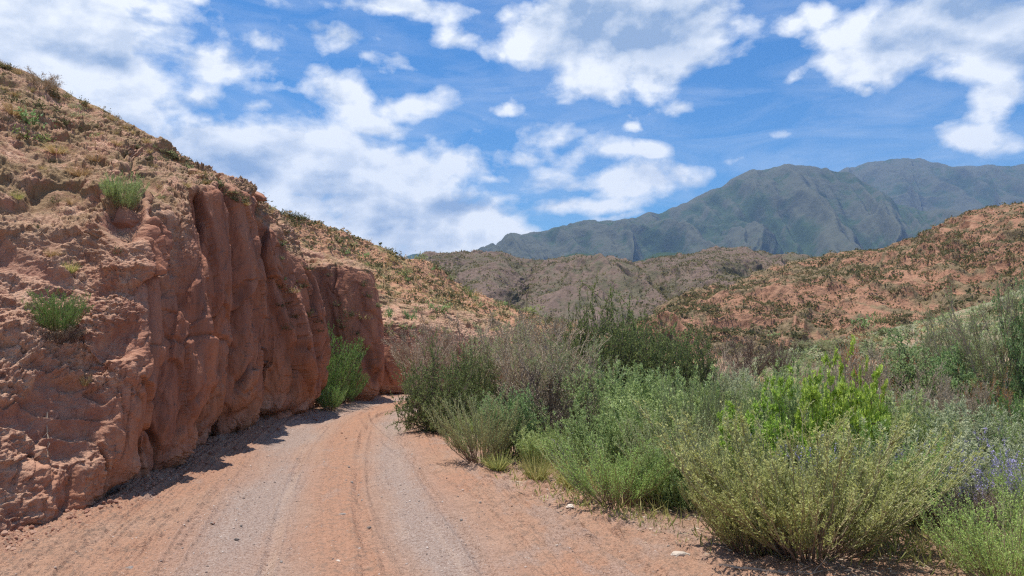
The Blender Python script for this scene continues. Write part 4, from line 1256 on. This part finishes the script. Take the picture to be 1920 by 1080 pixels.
at('drydark', 'dry_shrub', 1025, 11.2, 690, 190, 'dark trunks and twigs standing in the shadow of the middle of the thicket')
at('drydark', 'dry_shrub', 1080, 10.6, 745, 130, 'low dark twigs beside the white flowering herbs')
at('dark', 'dark_shrub', 1155, 15.6, 596, 215, 'tallest dark green shrub with a pointed top against the far ridge')
at('dark', 'dark_shrub', 1230, 15.4, 620, 180, 'dark green shrub sloping down to the right of the tallest one')
at('dark', 'dark_shrub', 1185, 16.4, 608, 210, 'dark green shrub standing behind the two highest ones and filling the gap between them')
at('dark', 'dark_shrub', 1130, 15.0, 612, 170, 'dense dark green shrub in front of the trunk of the tallest one')
at('dark', 'dark_shrub', 1105, 15.2, 604, 90, 'narrow dark green shrub on the left flank of the tallest one')
at('dark', 'dark_shrub', 1278, 14.6, 645, 130, 'low dark end of the row of dark green shrubs, on its right')
at('herb', 'tall_herb', 1135, 10.9, 690, 150, 'tall blue green herb with tiny white flowers in front of the tallest dark shrub', 'herb')
at('herb', 'tall_herb', 1205, 11.2, 695, 150, 'tall blue green herb in front of the sloping dark shrub', 'herb')
at('herb', 'tall_herb', 1268, 10.7, 700, 140, 'blue green herb with yellowing tips right of the two tall ones', 'herb')
at('herb', 'tall_herb', 1125, 9.5, 760, 140, 'blue green herb directly behind the rounded yellow green bush', 'herb')
at('herb', 'tall_herb', 1215, 9.6, 735, 170, 'broad blue green herb above the brownish arching bush', 'herb')
at('brownsage', 'sagebrush', 1300, 9.5, 715, 140, 'olive brown bush behind the brownish arching bush')
at('herb', 'tall_herb', 1365, 9.9, 720, 130, 'grey green herb left of the bright yellow green shrub', 'herb')
at('rose', 'wild_rose', 1555, 7.4, 678, 155, 'bright yellow green leafy shrub, the taller of the two', 'shrub')
at('rose', 'wild_rose', 1440, 7.3, 716, 165, 'bright yellow green leafy shrub, the lower one with a sprig reaching left', 'shrub')
at('rose', 'wild_rose', 1600, 7.9, 705, 95, 'small bright leafy shoot on the right of the taller bright shrub', 'shrub')
at('herb', 'tall_herb', 1490, 9.3, 690, 140, 'blue green herb showing between the two bright leafy shrubs', 'herb')
at('herb', 'tall_herb', 1640, 8.3, 735, 170, 'blue green herb right behind the taller bright shrub', 'herb')
at('greyherb', 'wormwood', 1720, 8.6, 745, 170, 'grey green wormwood under the leafy mid green shrub')
at('greyherb', 'wormwood', 1810, 8.0, 765, 170, 'grey wormwood above the widest clump of violet flowers')
at('greyherb', 'wormwood', 1900, 7.6, 775, 150, 'grey wormwood at the right edge above the violet flowers')
at('leafy', 'leafy_shrub', 1735, 11.6, 648, 180, 'leafy mid green shrub with large leaves below the grassy bank')
at('leafy', 'leafy_shrub', 1812, 11.2, 660, 140, 'leafy mid green shrub touching the tall bush at the right edge')
at('rust', 'rusty_shrub', 1640, 12.3, 640, 130, 'rust brown withered shrub left of the leafy mid green one')
at('rust', 'rusty_shrub', 1850, 9.4, 705, 80, 'rust brown withered sprig in front of the right leafy shrub')
at('rust', 'rusty_shrub', 1650, 9.6, 728, 70, 'low rusty sprig right of the taller bright shrub')
at('dry', 'dry_shrub', 1700, 10.2, 690, 150, 'grey twigs crossing in front of the leafy mid green shrub')
at('dry', 'dry_shrub', 1770, 9.2, 715, 140, 'grey bare shrub above the silvery wormwood')
at('dry', 'dry_shrub', 1600, 11.2, 655, 120, 'thin grey shrub behind the taller bright shrub')
at('drygreen', 'dry_shrub', 1880, 11.0, 548, 190, 'tall loose bush with thin leaves crossing the orange hill at the right edge')
at('drygreen', 'dry_shrub', 1790, 12.6, 592, 150, 'loose grey green bush left of the tall one at the right edge')
at('leafy', 'leafy_shrub', 1945, 10.4, 545, 120, 'tall green shrub cut by the right edge of the photo')
at('broom', 'broom_shrub', 1895, 8.6, 745, 120, 'fresh green shrub at the right edge above the grey wormwood')
at('dry', 'dry_shrub', 1335, 18.5, 650, 110, 'pinkish bare shrub right of the row of dark shrubs')
at('drydark', 'dry_shrub', 1400, 24.0, 634, 100, 'dark grey rounded bare shrub on the valley floor, the larger of two')
at('drydark', 'dry_shrub', 1462, 27.0, 638, 60, 'dark grey rounded bare shrub on the valley floor, the smaller of two')
at('greyherb', 'wormwood', 1350, 16, 690, 90, 'grey green wormwood under the pinkish bare shrub')
at('greyherb', 'wormwood', 1420, 14, 700, 110, 'grey green wormwood in front of the dark grey rounded shrubs')
at('herb', 'tall_herb', 1500, 12.5, 700, 110, 'pale herb at the foot of the smooth grassy bank', 'herb')
at('dry', 'dry_shrub', 985, 19.5, 590, 160, 'far reddish bare shrub behind the tallest grey pink one')
at('dry', 'dry_shrub', 1065, 19.0, 600, 120, 'far reddish bare shrub left of the tallest dark shrub')

VEG_B = np.array([(3.0, 4.6), (2.9, 5.3), (1.75, 6.05), (1.2, 6.9), (.65, 7.7), (-.1, 9.3), (-.9, 12.8), (-1.9, 14.2), (-1.2, 18), (2, 21.5), (7, 25), (14, 28), (22, 30)])


def in_veg(x, y):
    xb = np.interp(y, VEG_B[:, 1], VEG_B[:, 0], left=3.0, right=30)
    return x - xb


# ---- filler of the thicket: low plants nobody could tell apart
n = 0
fill = [('herb', 'tall_herb', 'herb', 'blue green herb packed among the others of the thicket', 'low herbs filling the thicket'),
        ('greyherb', 'wormwood', 'shrub', 'low grey wormwood packed into the thicket', 'low wormwood filling the thicket'),
        ('brownsage', 'sagebrush', 'shrub', 'low brown green sagebrush packed into the thicket', 'low sagebrush filling the thicket'),
        ('dry', 'dry_shrub', 'shrub', 'low bare grey shrub packed into the thicket', 'low bare shrubs filling the thicket'),
        ('yellow', 'sagebrush', 'shrub', 'low fresh green sagebrush packed into the thicket', 'low fresh sagebrush filling the thicket')]
fr = np.random.default_rng(5)
while n < 180:
    y = fr.uniform(6.6, 27) if n > 70 else fr.uniform(6.6, 14)
    x = fr.uniform(-2, .78 * y + 1.5)
    dv = in_veg(x, y)
    if dv < .55: continue
    k = fr.choice(5, p=[.30, .18, .16, .10, .26]) if x < 6 else fr.choice(5, p=[.25, .28, .12, .20, .15])
    h = fr.uniform(.42, .80) * min(1, .55 + dv * .3)
    kind, nm, cat, lb, gr = fill[k]
    put(kind, nm, (x, y, float(ground_z(x, y)[0]) - .03), h, h * fr.uniform(1.0, 1.6), lb, cat, gr)
    n += 1
print('thicket', time.time() - T0)

# ---- ground cover: grass blades, dead stalks, leaf litter under the plants (nobody could count it)
gr = np.random.default_rng(9)
M = 60000
y = 4.6 + 26 * gr.uniform(0, 1, M) ** 1.7; x = gr.uniform(-2.2, 1, M) + gr.uniform(0, 1, M) * (.80 * y + 2.5)
dv = in_veg(x, y)
den_ = gnoise(x * .9, y * .9, 0 * x, 5)
keep = (dv > -.15 + .3 * gr.uniform(0, 1, M) ** 3) & (den_ + gr.uniform(-.35, .6, M) > -.1)
x = x[keep]; y = y[keep]; M = len(x)
z = ground_z(x, y)
pos = np.stack([x, y, z], 1)
d = unit(np.stack([gr.normal(size=M) * .45, gr.normal(size=M) * .45, np.ones(M)], 1))
l = gr.uniform(.06, .30, M) * np.clip(.5 + in_veg(x, y), .35, 1)
V, Fq = leaves(pos, d, l, gr.uniform(.006, .012, M) * (1 + y / 14), gr)
me = mesh_from('ground_cover', V, Fq, dict(tint=np.repeat(gr.uniform(0, 1, M), 4)), smooth=False, mat=LM['grass'])
link('ground_cover', me, kind='stuff')
M = 26000
y = 4.3 + 24 * gr.uniform(0, 1, M) ** 1.8; x = gr.uniform(-2.4, 1, M) + gr.uniform(0, 1, M) * (.80 * y + 2.5)
dv = in_veg(x, y); keep = dv > -.30 + .5 * gr.uniform(0, 1, M) ** 2 - .25 * (gr.uniform(0, 1, M) > .9)
x = x[keep]; y = y[keep]; M = len(x)
pos = np.stack([x, y, ground_z(x, y) + gr.uniform(.003, .02, M)], 1)
d = unit(np.stack([gr.normal(size=M), gr.normal(size=M), gr.normal(size=M) * .18], 1))
V, Fq = leaves(pos, d, gr.uniform(.02, .13, M), gr.uniform(.004, .010, M) * (1 + y / 16), gr)
me = mesh_from('leaf_litter', V, Fq, dict(tint=np.repeat(gr.uniform(0, 1, M), 4)), smooth=False, mat=LM['dryleaf'])
link('leaf_litter', me, kind='stuff')

# ---- plants on the cliff and the hill, stood where a line of sight meets the slope
CF = grid_faces(*CLIFF_P.shape[:2]).astype(int)
sub_u = np.arange(0, CLIFF_P.shape[0], 4); sub_v = np.arange(0, CLIFF_P.shape[1], 4)
low_ = CLIFF_P[np.ix_(sub_u, sub_v)]
BV = BVHTree.FromPolygons([tuple(p) for p in low_.reshape(-1, 3)], [tuple(f) for f in grid_faces(*low_.shape[:2])])
lowh = NEAR_P[::4, ::4]
BVH_ = BVHTree.FromPolygons([tuple(p) for p in lowh.reshape(-1, 3)], [tuple(f) for f in grid_faces(*lowh.shape[:2])])
lowr = RIGHT_P[::8, ::8]
BVR = BVHTree.FromPolygons([tuple(p) for p in lowr.reshape(-1, 3)], [tuple(f) for f in grid_faces(*lowr.shape[:2])])
lowb = BANK_P[::4, ::4]
BVB = BVHTree.FromPolygons([tuple(p) for p in lowb.reshape(-1, 3)], [tuple(f) for f in grid_faces(*lowb.shape[:2])])


def hit(px, py, bvs):
    d = Vector(ray_dir(px, py)).normalized(); best = None
    for b_ in bvs:
        h_ = b_.ray_cast(Vector((0, 0, EYE)), d)
        if h_[0] is not None and (best is None or h_[3] < best[3]): best = h_
    return best


def on_slope(kind, name, px, py, hpx, wpx, label, cat='shrub', group=None, bvs=None, **kw):
    h_ = hit(px, py, bvs or [BV])
    if h_ is None: return None
    p = h_[0]; s = p.y / F
    return put(kind, name, (p.x, p.y, p.z - .03), hpx * s, wpx * s, label, cat, group, **kw)


on_slope('broom', 'broom_shrub', 108, 628, 82, 90, 'fresh green broom shrub growing alone from the lower red slope')
on_slope('drydark', 'dry_shrub', 112, 640, 34, 90, 'dead grey twigs hanging round the foot of the lone broom shrub')
on_slope('greybroom', 'broom_shrub', 232, 396, 72, 66, 'grey green rounded shrub perched on the edge of the upper slope')
on_slope('greybroom', 'broom_shrub', 208, 372, 40, 40, 'small grey green shrub left of the perched rounded one')
on_slope('dry', 'dry_shrub', 78, 166, 36, 70, 'bare branching twigs on the skyline at the upper left')
for px, py, k, h, w, lb in [
    (100, 478, 'straw', 18, 42, 'yellowed grass tuft on the red slope above the lone broom shrub'),
    (132, 508, 'tuft', 22, 34, 'green tuft on the red slope right of the yellowed one'),
    (150, 328, 'straw', 22, 60, 'straw coloured tuft below the skyline, left of the perched rounded shrub'),
    (180, 300, 'straw', 20, 50, 'straw coloured tuft up the slope from the perched rounded shrub'),
    (60, 232, 'greycushion', 30, 80, 'grey green mat of scrub near the upper left corner of the slope'),
    (25, 212, 'straw', 26, 60, 'yellow green tuft at the left edge under the skyline'),
    (20, 190, 'cushion', 22, 50, 'dark scrub at the left edge under the skyline'),
    (85, 205, 'cushion', 24, 50, 'dark scrub cushion between the skyline twigs and the grey green mat'),
    (130, 238, 'cushion', 22, 60, 'dark scrub cushion right of the grey green mat'),
    (60, 262, 'greycushion', 24, 70, 'lower grey green mat of scrub on the upper left slope'),
    (105, 285, 'straw', 20, 60, 'straw tuft under the lower grey green mat'),
    (32, 372, 'tuft', 20, 26, 'small green tuft at the left edge halfway up the slope'),
    (103, 378, 'cushion', 18, 24, 'small dark cushion plant halfway up the slope'),
    (135, 380, 'straw', 16, 30, 'small straw tuft beside the dark cushion plant'),
    (68, 425, 'cushion', 14, 18, 'tiny dark plant halfway down the slope'),
    (222, 472, 'cushion', 18, 22, 'tiny dark plant near the edge of the smooth wall'),
    (160, 718, 'straw', 22, 26, 'yellowed tuft on the rough face above the first pillar'),
    (340, 300, 'cushion', 14, 40, 'scrub on the skyline above the grooved wall'),
    (388, 330, 'cushion', 12, 34, 'dark scrub cushion on the top corner of the grooved wall'),
    (480, 376, 'cushion', 14, 60, 'scrub on the rim right of the grooved wall'),
]:
    kk = 'greencushion' if k == 'greycushion' else k
    nm = {'straw': 'grass_tuft', 'tuft': 'grass_tuft', 'cushion': 'hillside_shrub', 'greencushion': 'hillside_shrub'}[kk]
    on_slope(kk, nm, px, py, h, w, lb, 'grass' if nm == 'grass_tuft' else 'shrub')
# scattered ones on the embankment and its skyline
er = np.random.default_rng(33)
def skyline(px):
    return np.interp(px, [0, 100, 210, 300, 390, 460, 530, 620, 700, 760, 812, 862, 940, 1030, 1110], [118, 160, 215, 275, 330, 365, 400, 420, 450, 476, 492, 531, 566, 596, 622])


n = 0
while n < 110:
    px = er.uniform(-10, 540); sk = skyline(px)
    lowlim = np.interp(px, [0, 230, 300, 400, 540], [330, 300, 380, 340, 470])
    py = sk + 3 + (lowlim - sk) * er.uniform(0, 1) ** 2.1
    if n < 45: py = sk + er.uniform(2, 10)
    k = er.choice(['cushion', 'drycushion', 'straw', 'cushion'])
    h_ = on_slope(k, 'hillside_shrub' if k != 'straw' else 'grass_tuft', px, py, er.uniform(7, 15), er.uniform(14, 34),
                  'small dry scrub cushion near the crest of the left embankment' if k != 'straw' else 'small dry grass tuft near the crest of the left embankment',
                  'shrub' if k != 'straw' else 'grass', 'scrub on the left embankment' if k != 'straw' else 'grass tufts on the left embankment')
    n += 1
n = 0
for px, py, w, h, lb in [(823, 585, 46, 24, 'widest dark green shrub low on the hill behind the buttress'), (755, 520, 26, 18, 'round dark green shrub high in the middle of the hill behind the buttress'), (768, 600, 30, 26, 'upright green shrub above the low red wall'),
                         (985, 586, 70, 16, 'bright green patch of bushes at the right end of the near hill'), (730, 595, 24, 22, 'green shrub on the hill close to the top of the buttress'), (878, 556, 24, 20, 'olive shrub on the right shoulder of the near hill')]:
    on_slope('greencushion', 'hillside_shrub', px, py, h, w, lb, bvs=[BV, BVH_])
while n < 210:
    px = er.uniform(525, 1080); sk = skyline(px)
    py = sk + 2 + (650 - sk) * er.uniform(0, 1) ** 1.15
    if n < 50: py = sk + er.uniform(1, 5)
    if py > 640: continue
    k = er.choice(['cushion', 'cushion', 'drycushion', 'greencushion'], p=[.45, .2, .2, .15])
    s = er.uniform(.6, 1.25)
    on_slope(k, 'hillside_shrub', px, py, 12 * s, 24 * s, 'small round scrub bush dotting the near hill behind the red buttress', 'shrub', 'scrub bushes on the near hill', bvs=[BV, BVH_])
    n += 1
# bank on the right
n = 0
br_ = np.random.default_rng(44)
while n < 150:
    px = br_.uniform(1500, 1925); py = br_.uniform(np.interp(px, [1480, 1680, 1930], [655, 610, 530]), 690)
    k = br_.choice(['cushion', 'greencushion', 'drycushion', 'drygreen'], p=[.3, .2, .3, .2]); s = br_.uniform(.7, 1.4)
    on_slope(k, 'hillside_shrub' if k != 'drygreen' else 'dry_shrub', px, py, 14 * s, 30 * s, 'small scrub bush on the grassy bank under the orange hill' if k != 'drygreen' else 'small bare shrub on the grassy bank under the orange hill',
             'shrub', 'scrub bushes on the grassy bank' if k != 'drygreen' else 'bare shrubs on the grassy bank', bvs=[BVB])
    n += 1
for px, py, w, h, lb in [(1615, 614, 50, 24, 'wider of the two dark green shrubs at the foot of the orange hill'), (1650, 606, 30, 20, 'smaller of the two dark green shrubs at the foot of the orange hill'), (1450, 632, 40, 12, 'dark scrub in the gully at the foot of the orange hill')]:
    on_slope('greencushion', 'hillside_shrub', px, py, h, w, lb, bvs=[BVR])

# alcove bushes beside the buttress
put('broom', 'broom_shrub', (-4.85, 19.3, -.02), 1.85, 1.9, 'large vivid green shrub in the alcove between the pillars and the buttress', 'shrub', rz=1.0)
put('broom', 'broom_shrub', (-4.45, 18.3, -.02), .62, .80, 'small vivid green shrub in front of the larger one in the alcove', 'shrub', rz=2.0)
put('broom', 'broom_shrub', (-4.55, 20.1, -.02), 1.05, 1.2, 'vivid green shrub low against the face of the buttress', 'shrub', rz=3.0)


# ---- far scrub, merged as stuff (thousands of bushes)
def scrub_mass(name, Pg, count, size, flat, mat, r, vmax, k=14):
    nu, nv, _ = Pg.shape
    u = r.uniform(0, nu - 1.01, count).astype(int); v_ = (r.uniform(0, vmax, count) * (nv - 1.01)).astype(int)
    p = Pg[u, v_]
    dens = fbm(p[:, 0] * .05, p[:, 1] * .05, p[:, 2] * .08, 3, seed=200)
    dens2 = fbm(p[:, 0] * .22, p[:, 1] * .22, p[:, 2] * .4, 3, seed=201)
    p = p[(dens * .7 + dens2 * .8 + r.uniform(-.35, .35, count)) > -.08]; m = len(p)
    s = size * (.45 + 1.5 * r.uniform(0, 1, m) ** 3.5)
    idx = np.repeat(np.arange(m), k)
    ph = r.uniform(0, 6.28, m * k); rr = np.sqrt(r.uniform(0, 1, m * k))
    off = np.stack([np.cos(ph) * rr, np.sin(ph) * rr, r.uniform(0, .9, m * k) * np.sqrt(1.02 - rr ** 2)], 1) * s[idx][:, None]
    off[:, 2] *= flat
    pos_ = p[idx] + off * .8
    d_ = unit(r.normal(size=pos_.shape) * .8 + unit(off + 1e-6))
    V, Fq = leaves(pos_, d_, s[idx] * .62, s[idx] * .42, r)
    t_ = np.repeat(np.clip(.5 * r.uniform(0, 1, m)[idx] + .5 * r.uniform(0, 1, m * k), 0, 1), 4)
    me_ = mesh_from(name, V, Fq, dict(tint=t_), smooth=False, mat=mat)
    link(name, me_, kind='stuff')


sr = np.random.default_rng(77)
scrub_mass('orange_hill_scrub', RIGHT_P, 60000, .24, .7, LM['hillscrub'], sr, .93, 10)
scrub_mass('orange_hill_bushes', RIGHT_P, 3500, .32, .7, LM['scrub'], sr, .93, 14)
scrub_mass('ridge_scrub', MID_P, 60000, .55, .6, LM['hillscrub'], sr, .93, 6)
scrub_mass('near_hill_scrub', NEAR_P, 4200, .12, .7, LM['scrub'], sr, .9, 9)
scrub_mass('near_hill_dry_grass', NEAR_P, 3200, .11, .8, LM['straw'], sr, .9, 8)
scrub_mass('bank_scrub', BANK_P, 3500, .15, .8, LM['brownsage'], sr, .92, 8)
scrub_mass('bank_grass', BANK_P, 2500, .12, .8, LM['grey'], sr, .92, 8)
print('far scrub', time.time() - T0)


# ================================================================== stones
def stone_mesh(seed, sub=2):
    import bmesh
    bm = bmesh.new(); bmesh.ops.create_icosphere(bm, subdivisions=sub, radius=1)
    co = np.array([v_.co[:] for v_ in bm.verts])
    r = np.random.default_rng(seed); o = r.uniform(0, 50, 3)
    dd = 1 + .35 * gnoise(co[:, 0] * 1.1 + o[0], co[:, 1] * 1.1 + o[1], co[:, 2] * 1.1 + o[2], seed) + .12 * gnoise(co[:, 0] * 3 + o[0], co[:, 1] * 3, co[:, 2] * 3, seed + 3)
    for _ in range(7):   # cleave a few flat facets
        n_ = unit(r.normal(size=3)); h_ = r.uniform(.55, .85)
        q_ = (co * dd[:, None]) @ n_
        dd = np.where(q_ > h_, dd * h_ / np.maximum(q_, 1e-6), dd)
    co = co * dd[:, None]
    fc = np.array([[v_.index for v_ in f.verts] for f in bm.faces]); bm.free()
    return co, fc


def stone_mat(name, a_, b_):
    m, t = new_mat(name)
    pos = t.new('ShaderNodeTexCoord').outputs['Object']
    nz = t.noise(pos, 2.5, 5, .6)
    oi = t.new('ShaderNodeObjectInfo').outputs['Random']
    c_ = t.mix(nz, a_, b_)
    hs = t.new('ShaderNodeHueSaturation'); t.l.new(c_, hs.inputs['Color']); t.l.new(t.maprange(oi, 0, 1, .75, 1.2), hs.inputs['Value'])
    finish(t, hs.outputs[0], .85, t.bump(nz, .5, .05), .2)
    return m


SMAT = [stone_mat('grey_stone', (0.18, 0.15, 0.13), (0.36, 0.31, 0.27)), stone_mat('red_stone', (0.26, 0.12, 0.08), (0.44, 0.24, 0.16)), stone_mat('pale_stone', (0.52, 0.42, 0.33), (0.70, 0.60, 0.50))]
protos = []
for i in range(6):
    co, fc = stone_mesh(300 + i, 3)
    row = []
    for m_ in SMAT: row.append(mesh_from('stone', co, fc, smooth=False, mat=m_))
    protos.append(row)


def stone(px, py, wpx, mat, label, group=None, flat=.5, i=0, xy=None):
    Y = EYE * F / (py - HOR) if xy is None else xy[1]
    x = (px - 960) / F * Y if xy is None else xy[0]
    z0 = float(ground_z(x, Y)[0]); s = wpx / F * Y / 2
    o = link('stone', protos[i % 6][mat], None, label, 'stone', group)
    o.location = (x, Y, z0 + s * flat * .35); o.scale = (s, s * .75, s * flat); o.rotation_euler = (0, 0, (i * 2.4) % 6.28)
    return o


stone(1266, 1034, 42, 2, 'flat pale stone lying alone on red dirt left of the largest sagebrush', flat=.35, i=0).rotation_euler = (0, 0, .2)
stone(30, 982, 14, 2, 'pale stone at the foot of the red slope at the left edge', flat=.7, i=1)
stone(1068, 948, 22, 2, 'whitish stone on the road edge at the foot of the rounded yellow green bush', flat=.4, i=2)
stone(648, 962, 16, 0, 'flat grey stone on the sandy strip between the wheel tracks', flat=.3, i=3)
stone(640, 1048, 18, 2, 'pale chip of stone between the wheel tracks near the bottom of the photo', flat=.35, i=4)
stone(538, 1041, 9, 0, 'dark pebble on the left wheel track', flat=.6, i=5)
stone(698, 985, 9, 0, 'dark pebble at the left rim of the right wheel track', flat=.6, i=1)
stone(776, 1070, 9, 0, 'dark pebble low in the right wheel track', flat=.6, i=3)
stone(256, 1054, 26, 0, 'thin dark slab of crust at the left end of the gravel', flat=.3, i=2)
sr2 = np.random.default_rng(12)
for i in range(120):
    Y = 4.9 + 9 * sr2.uniform(0, 1) ** 1.6; x = sr2.uniform(-4.1, .7 + 1.2 * (Y < 7.5)); m_ = int(sr2.choice(3, p=[.5, .4, .1]))
    w_ = sr2.uniform(.018, .045)
    stone(0, 0, w_ / Y * F, m_, ['small dark grey pebble lying on the dirt road', 'small red clod lying on the dirt road', 'small pale pebble lying on the dirt road'][m_],
          ['grey pebbles scattered on the road', 'red clods scattered on the road', 'pale pebbles scattered on the road'][m_], .6, i, (x, Y))
# fallen blocks at the wall foot
for i in range(60):
    Y = sr2.uniform(6.2, 17); bx_ = np.interp(Y, C0[5:29, 1], C0[5:29, 0]) + .05 + .55 * sr2.uniform(0, 1) ** 2
    stone(0, 0, sr2.uniform(.03, .09) / Y * F, 1, 'small red rock fallen at the foot of the cliff', 'fallen red rocks along the foot of the cliff', .65, i, (bx_, Y))
# gravel: far too many to count
co, fc = stone_mesh(400, 1)
M = 26000
Yg = 3.2 + 15 * gr.uniform(0, 1, M) ** 2.0; Xg = gr.uniform(-4.4, 2.6, M)
zg, gvl, og, pg_, sg_ = ground_fields(Xg, Yg)
keep = (gr.uniform(0, 1, M) < (.12 + .88 * gvl)) & (in_veg(Xg, Yg) < .8); Xg, Yg, zg = Xg[keep], Yg[keep], zg[keep]; M = len(Xg)
sz = gr.uniform(.003, .0095, M) * (1 + 1.2 * gr.uniform(0, 1, M) ** 8)
ang = gr.uniform(0, 6.28, M)
cs, sn = np.cos(ang)[:, None], np.sin(ang)[:, None]
vx = co[None, :, 0] * cs - co[None, :, 1] * sn * .8; vy = co[None, :, 0] * sn + co[None, :, 1] * cs * .8
V = np.stack([Xg[:, None] + vx * sz[:, None], Yg[:, None] + vy * sz[:, None], zg[:, None] + (co[None, :, 2] * .6 + .3) * sz[:, None]], 2).reshape(-1, 3)
Fq = (fc[None] + (np.arange(M) * len(co))[:, None, None]).reshape(-1, 3)
Mr = 2600
Yr = 5.8 + 12 * gr.uniform(0, 1, Mr) ** 1.3; Xr = np.interp(Yr, C0[5:29, 1], C0[5:29, 0]) - .05 + .55 * gr.uniform(0, 1, Mr) ** 2.2
szr = gr.uniform(.005, .014, Mr) * (1 + 2.2 * gr.uniform(0, 1, Mr) ** 6)
Vr = np.stack([Xr[:, None] + co[None, :, 0] * szr[:, None], Yr[:, None] + co[None, :, 1] * szr[:, None], ground_z(Xr, Yr)[:, None] + (co[None, :, 2] * .7 + .3) * szr[:, None]], 2).reshape(-1, 3)
rm, rt2 = new_mat('rubble')
finish(rt2, rt2.ramp(rt2.attr('tint'), [(0, (0.20, 0.09, 0.06)), (.5, (0.36, 0.18, 0.12)), (1, (0.52, 0.33, 0.23))]), .9)
link('rubble', mesh_from('rubble', Vr, (fc[None] + (np.arange(Mr) * len(co))[:, None, None]).reshape(-1, 3), dict(tint=np.repeat(gr.uniform(0, 1, Mr), len(co))), smooth=False, mat=rm), kind='stuff')
gm, gt = new_mat('gravel')
finish(gt, gt.ramp(gt.attr('tint'), [(0, (0.13, 0.10, 0.09)), (.5, (0.34, 0.25, 0.20)), (1, (0.56, 0.47, 0.40))]), .85)
link('gravel', mesh_from('gravel', V, Fq, dict(tint=np.repeat(gr.uniform(0, 1, M) ** .9, len(co))), smooth=False, mat=gm), kind='stuff')


# ---- dead branches lying about
def dead_branch(px, py, L, az_, label, seed, bv=None):
    r = np.random.default_rng(seed)
    K = 9; t_ = np.linspace(0, 1, K)
    if bv is None:
        Y = EYE * F / (py - HOR); x = (px - 960) / F * Y; org = np.array([x, Y, float(ground_z(x, Y)[0]) + .02]); dirv = np.array([math.cos(az_), math.sin(az_), .05])
    else:
        h_ = hit(px, py, [BV]); org = np.array(h_[0][:]) + np.array(h_[1][:]) * .04; dirv = np.array([math.cos(az_) * .6, -.35, math.sin(az_)])
    Pm = (org[None] + dirv[None] * (L * t_)[:, None] + np.cumsum(r.normal(size=(K, 3)) * L * .018, 0))[None]
    Q, R = branch(r, Pm, 7, .2, .95, L * .35, .5, .02, .05, 5, .0035)
    if bv is None:
        Q[..., 2] = np.maximum(Q[..., 2], org[2])
    V, Fq, T = join([(*tubes(Pm, np.linspace(.010, .003, K)[None]), 0.), (*tubes(Q, R), 0.)])
    link('dead_branch', mesh_from('dead_branch', V, Fq, dict(tint=T), smooth=False, mat=SM['grey']), None, label, 'branch')


dead_branch(1130, 948, 1.1, .12, 'thin dead branch lying on red dirt in front of the rounded yellow green bush', 1)
dead_branch(1180, 938, .9, .3, 'dead forked branch half hidden under the rounded yellow green bush', 2)
dead_branch(1330, 1052, .7, -.3, 'short dead stick under the left side of the largest sagebrush', 3)
dead_branch(85, 782, .45, -1.1, 'thin pale root hanging down the red slope at the left', 4, 1)
print('all done', time.time() - T0, len(bpy.data.objects))
